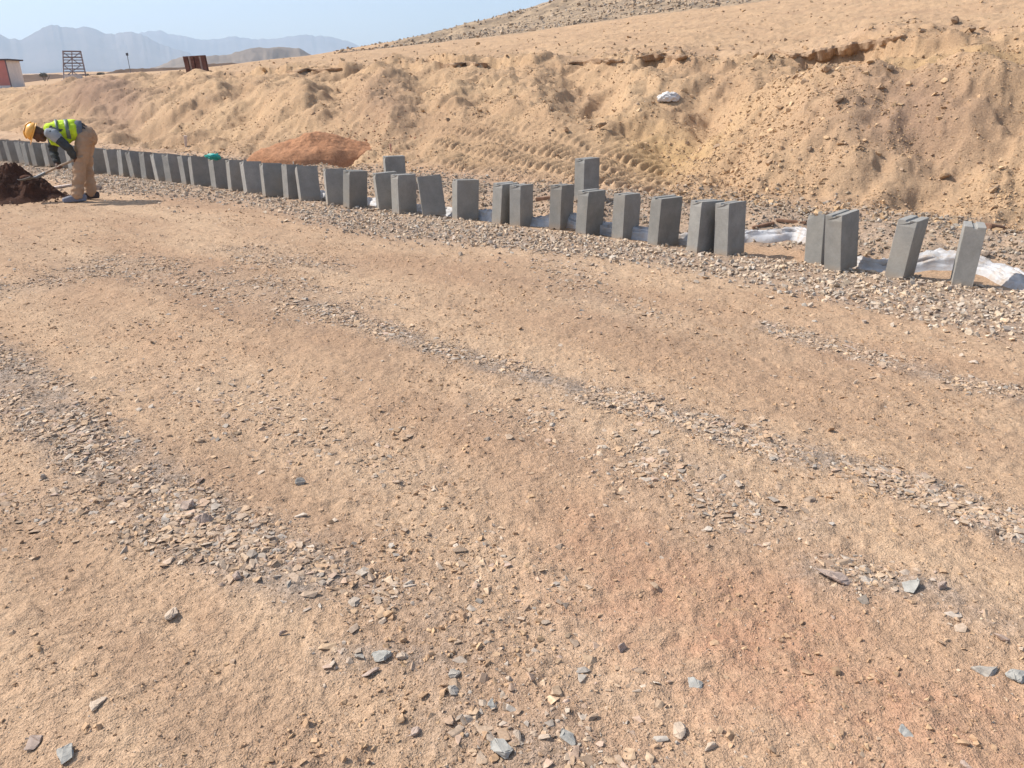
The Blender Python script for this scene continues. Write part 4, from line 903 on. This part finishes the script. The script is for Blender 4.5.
# ------------------------------------------------------------------ site things beyond the bank
def m_per_px(p_): return float((np.array(p_) - np.array([0, 0, HC])) @ _fw) / FPX / 1.06
def far_point(px, py, rmax=300): return hit(px, py, 12.0, rmax)
PINKW = simple('pink_render', (.52, .20, .17), .08, 2, .8, .2); WHW = simple('white_render', (.72, .66, .62), .08, 2, .8, .2); DKR = simple('dark_roof', (.07, .05, .055), .2, 3, .8, .2); GLS = simple('dark_door', (.16, .11, .11), .2, 3, .4, .4)
r_b = 98.0
q0 = at_r(12.5, 88, r_b); s_ = r_b / FPX / math.cos(.57) * 1.0; bz = q0[2]
bh = 27 * m_per_px(q0); print('building', q0, bh)
bu = empty('site_cabin', (q0[0], q0[1], bz), 0.0); tag(bu, 'small pink and white flat-roofed cabin at the left edge beyond the bank', 'cabin')
az_b = math.atan2(q0[0], q0[1]); bu.rotation_euler = (0, 0, -az_b - .48)   # x right, y away
def wallbox(nm, c_, s__, m, par=bu):
    bm = bmesh.new(); box(bm, c_, s__, None, .01); return bm_obj(nm, bm, m, par)
LB, DB = 5.0, 26 * m_per_px(q0)
wallbox('wall', (-LB / 2, DB / 2, bh / 2 - .2), (LB, DB, bh + .4), PINKW)
ew = wallbox('end_wall', (.012, DB / 2, bh / 2 - .2), (.03, DB + .02, bh + .38), WHW); ew['label'] = 'white end wall of the cabin'
wallbox('plinth', (-LB / 2, -.012, .12), (LB - .02, .03, .24), WHW)
wallbox('corner_post', (-.06, -.02, bh / 2), (.12, .05, bh), GLS)
wallbox('roof', (-LB / 2 + .1, DB / 2, bh + .06), (LB + .5, DB + .4, .14), DKR)
# steel frame tower
STL = simple('blue_grey_steel', (.24, .195, .20), .15, 4, .6, .4); r_s = 48.0
q0 = at_r(64, 82, r_s); qz = q0[2]; k_ = m_per_px(q0); fr = empty('steel_frame', (q0[0], q0[1], qz), -math.atan2(q0[0], q0[1]))
tag(fr, 'open dark steel lattice frame standing on the skyline at left', 'steel frame')
SHF = .17
Hf, W1, W2, dz = 30 * k_, 16.5 * k_, 21.5 * k_, .5
SHF = .17
def bar(nm, a_, b_, r_, m, par):
    bm = bmesh.new(); k_s = SHF if par.name.startswith('steel_frame') else 0.0; tube(bm, [Vector((q_[0] + k_s * q_[2], q_[1], q_[2])) for q_ in (a_, b_)], [r_, r_], 6, cap=False); return bm_obj(nm, bm, m, par)
for yy in (0, dz):
    bar('upright', (0, yy, -.2), (0, yy, Hf), .030, STL, fr); bar('upright', (W1 * .5, yy, 0), (W1 * .5, yy, Hf), .024, STL, fr); bar('sloping_leg', (W2, yy, .1), (W1, yy, Hf), .030, STL, fr)
for i in range(10):
    z_ = Hf * (.14 + .86 * i / 9); x_ = W2 + (W1 - W2) * (z_ / Hf)
    bar('rung', (0, 0, z_), (x_, 0, z_), .026, STL, fr)
    if i % 2 == 1:
        bar('rung', (0, dz, z_), (x_, dz, z_), .03, STL, fr); bar('cross_tie', (0, 0, z_), (0, dz, z_), .03, STL, fr); bar('cross_tie', (x_, 0, z_), (x_, dz, z_), .03, STL, fr)
for za_, zb_ in ((.15, .55), (.55, .98)):
    bar('diagonal_brace', (0, dz, Hf * za_), (W1, dz, Hf * zb_), .022, STL, fr); bar('diagonal_brace', (W1, dz, Hf * za_), (0, dz, Hf * zb_), .022, STL, fr)
PLF = simple('pale_board', (.62, .55, .50), .1, 4, .8, .2)
bm = bmesh.new(); box(bm, (W2 * .45, -.1, 5.0 * k_), (W2 * .8, .12, .2), None, .01); bo = bm_obj('platform_board', bm, PLF, fr); bo['label'] = 'pale board at the foot of the frame'
for x_ in (-.06, W2 * .8):
    bm = bmesh.new(); box(bm, (x_, -.12, .0), (.11, .1, 4.2 * k_), None, .01); bm_obj('support_post', bm, PLF, fr)
# rusty ribbed sheets
RST, t, b = mat('rusty_steel', .85, .3); tc = nd(t, 'ShaderNodeTexCoord').outputs['Object']; n1 = noise(t, tc, 3, 6, .65)
t.links.new(mix(t, ramp(t, n1, .35, .65), (.13, .05, .035), (.26, .12, .08)), b.inputs['Base Color'])
r_p = 34.0; q0 = at_r(186, 70, r_p); q0[2] = float(gz(q0[0], q0[1])); k_ = m_per_px(q0)
pn = empty('rusty_panel', q0, -math.atan2(q0[0], q0[1])); tag(pn, 'leaning rusty brown ribbed steel panel on the skyline behind the worker', 'steel panel')
wp_, hp_ = 23 * k_, 16.5 * k_
bm = bmesh.new(); prof = []
for i in range(4):
    x_ = i / 4 * wp_; prof += [(x_, 0), (x_ + wp_ * .16, 0), (x_ + wp_ * .18, .09), (x_ + wp_ * .235, .09)]
prof.append((wp_, 0)); rings = []
for z_ in (-.25, hp_):
    rings.append([bm.verts.new((x_ - z_ * .07, y_ + z_ * .18, z_ + (.06 * x_ if z_ > 0 else 0))) for x_, y_ in prof])
for i in range(len(prof) - 1): bm.faces.new((rings[0][i], rings[0][i + 1], rings[1][i + 1], rings[1][i]))
o = bm_obj('panel_sheet', bm, RST, pn); m_ = o.modifiers.new('t', 'SOLIDIFY'); m_.thickness = .03
for z_ in (.06, .94):
    bm = bmesh.new(); za = hp_ * z_; box(bm, (wp_ / 2 - za * .07, za * .18 + .13, za + .03 * wp_), (wp_, .05, .09), Matrix.Rotation(-.06, 3, 'Y'), .005); bm_obj('rail', bm, RST, pn)
PRP = simple('pale_rust', (.36, .25, .2), .15, 6, .8, .2)
for f_ in (.26, .72):
    bm = bmesh.new(); tube(bm, [Vector((wp_ * f_, -.04, -.1)), Vector((wp_ * f_ - hp_ * .07, hp_ * .18 - .04, hp_))], [.035, .035], 6, cap=False); o = bm_obj('batten', bm, PRP, pn); o['label'] = 'pale upright batten on the rusty panel'
# low dark spoil bank, lamp pole and shrubs on the plain
def ridge_strip(name, prof, r_, dep, m, lab=None, nse=.15, seed=0, base=79, n=160, power=1.0, nd_=26):
    """a ridge at distance r_, outline given in pixels, real depth dep"""
    xs = np.linspace(prof[0][0], prof[-1][0], n); ys = np.interp(xs, *zip(*prof)); az_, te_ = azel(xs, ys); _, tb = azel(xs, np.full_like(xs, base))
    top = HC + r_ * te_; bot = HC + r_ * tb; hh = np.maximum(top - bot, .02); v_ = np.linspace(-1, 1, nd_)
    A_, Vg = np.meshgrid(az_, v_, indexing='ij'); R_ = r_ + Vg * dep; x_, y_ = R_ * np.sin(A_), R_ * np.cos(A_)
    sc_ = 1.0 / dep; ns = fbm(x_ * sc_ * 2.2 + seed, y_ * sc_ * 2.2, 5, .55); rg = 1 - np.abs(ns)
    env = (1 - np.abs(Vg)) ** power
    z_ = bot[:, None] - .02 * hh[:, None] * 0 + hh[:, None] * np.clip(env * (1 + nse * (rg - 1) * 2.2 * np.abs(Vg) * 2 * (1 - np.abs(Vg))), -1, 2)
    z_[:, 0] -= .3 * hh; z_[:, -1] -= .3 * hh
    me = mesh_grid(name, np.stack([x_, y_, z_], -1).reshape(-1, 3), n, nd_, False); o = link(name, me, m); o['kind'] = 'structure'
    if lab: o['label'] = lab
    return o
MTM = simple('mountain_rock', (.15, .12, .11), .3, .004, 1.0, .1); HLM = simple('low_hill_rock', (.21, .165, .13), .25, .02, 1.0, .1); BRM = simple('dark_berm_soil', (.13, .085, .06), .25, .4, 1.0, .1)
random.seed(3)
def jag(prof, a_, step=4, seed=1):
    rr = np.random.RandomState(seed); xs = np.arange(prof[0][0], prof[-1][0] + .1, step); ys = np.interp(xs, *zip(*prof)) + rr.normal(0, a_, len(xs)); return list(zip(xs, ys))
ridge_strip('mountains', jag([(-240, 40), (-120, 30), (-40, 25), (0, 33), (9, 37), (22, 38), (33, 31), (44, 25), (52, 22), (60, 24), (72, 25), (82, 23.5), (94, 26), (104, 31), (118, 31.5), (132, 29.5), (142, 33), (158, 42), (176, 48), (200, 56), (240, 68), (260, 76)], .5, 3, 2), 3900, 700, MTM, None, .22, 3, 79, 300)
ridge_strip('mountains', jag([(60, 60), (100, 40), (128, 33), (146, 29.5), (160, 29), (176, 33), (200, 38), (217, 37.5), (235, 34), (252, 37.5), (278, 36), (300, 33.5), (330, 34), (345, 38), (358, 44), (366, 48), (374, 47), (395, 40.5), (412, 36), (440, 34), (470, 40), (520, 60)], .5, 3, 4), 5100, 800, MTM, None, .2, 8, 79, 300)
ridge_strip('hill', jag([(135, 76), (150, 68), (166, 62), (176, 56.5), (185, 54.5), (212, 54), (228, 53.5), (240, 49.5), (252, 46.5), (275, 46), (292, 45.5), (300, 47), (314, 54), (330, 60), (350, 68), (370, 76)], .3, 4, 6), 900, 110, HLM, None, .4, 5, 80, 180)
ridge_strip('berm', jag([(-200, 76), (0, 74.5), (100, 73.5), (112, 71), (118, 68.5), (130, 68), (180, 66.5), (208, 63), (225, 62), (246, 62.5), (262, 66), (300, 74), (330, 80)], .35, 3, 7), 150, 9, BRM, None, .2, 5, 84, 200)
POLEM = simple('grey_pole', (.10, .10, .11), .1, 4, .6, .3); r_ = 140.0
q0 = at_r(130, 70, r_); lp = empty('lamp_pole', q0, -math.atan2(q0[0], q0[1])); tag(lp, 'thin distant lamp pole standing beyond the bank left of the rusty panel', 'lamp pole')
bar('pole', (0, 0, -1.5), (0, 0, 12.5 * r_ / FPX), .045, POLEM, lp); bm = bmesh.new(); box(bm, (0, 0, 12 * r_ / FPX), (.36, .2, .4), None, .04); bm_obj('lamp_head', bm, POLEM, lp)
SHR = simple('shrub_leaf', (.19, .175, .135), .3, 2, .9, .1); TWG = simple('twig', (.10, .075, .05), .2, 5, .9, .1)
for i, (px, py, wd_, hh_, lab) in enumerate(((44, 76.5, 8, 3.2, 'dark far shrub between the cabin and the steel frame'), (101, 75.5, 8, 3.0, 'dark far shrub just right of the steel frame'), (88, 77, 4, 2.5, 'smallest far shrub beside the foot of the steel frame'))):
    r_ = 135.0; q0 = at_r(px, py, r_); sh_ = empty('shrub', q0); tag(sh_, lab, 'shrub', 'far shrubs on the plain'); rr = np.random.RandomState(i); k_ = r_ / FPX * .62
    bm = bmesh.new()
    for _ in range(420):
        c_ = rr.normal(0, 1, 3); c_ /= max(1, np.linalg.norm(c_)); c_ = c_ * np.array([wd_ * k_ / 2, wd_ * k_ / 2, hh_ * k_ / 2]) * (.7 + .4 * rr.rand()) + np.array([0, 0, hh_ * k_ / 2]); s_ = .10
        vs = [bm.verts.new(c_ + rr.normal(0, s_, 3)) for _q in range(3)]; bm.faces.new(vs)
    me = bpy.data.meshes.new('foliage'); bm.to_mesh(me); bm.free(); link('foliage', me, SHR, sh_)
    bm = bmesh.new()
    for _ in range(6):
        e_ = rr.normal(0, .35, 3); tube(bm, [Vector((0, 0, -1.0)), Vector((e_[0], e_[1], hh_ * k_ * .7))], [.05, .02], 5, cap=False)
    bm_obj('branches', bm, TWG, sh_)

# ------------------------------------------------------------------ haze
HZ = bpy.data.materials.new('haze'); HZ.use_nodes = True; t = HZ.node_tree; t.nodes.remove(t.nodes['Principled BSDF'])
pv = t.nodes.new('ShaderNodeVolumePrincipled'); pv.inputs['Color'].default_value = (.57, .76, .98, 1); pv.inputs['Density'].default_value = 0.00024; pv.inputs['Anisotropy'].default_value = .2
t.links.new(pv.outputs[0], t.nodes['Material Output'].inputs['Volume'])
zlo = float(Z.min()) - 1; bm = bmesh.new(); box(bm, (0, 0, (700 + zlo) / 2), (12400, 12400, 700 - zlo)); hz_o = bm_obj('haze', bm, HZ); hz_o['kind'] = 'stuff'
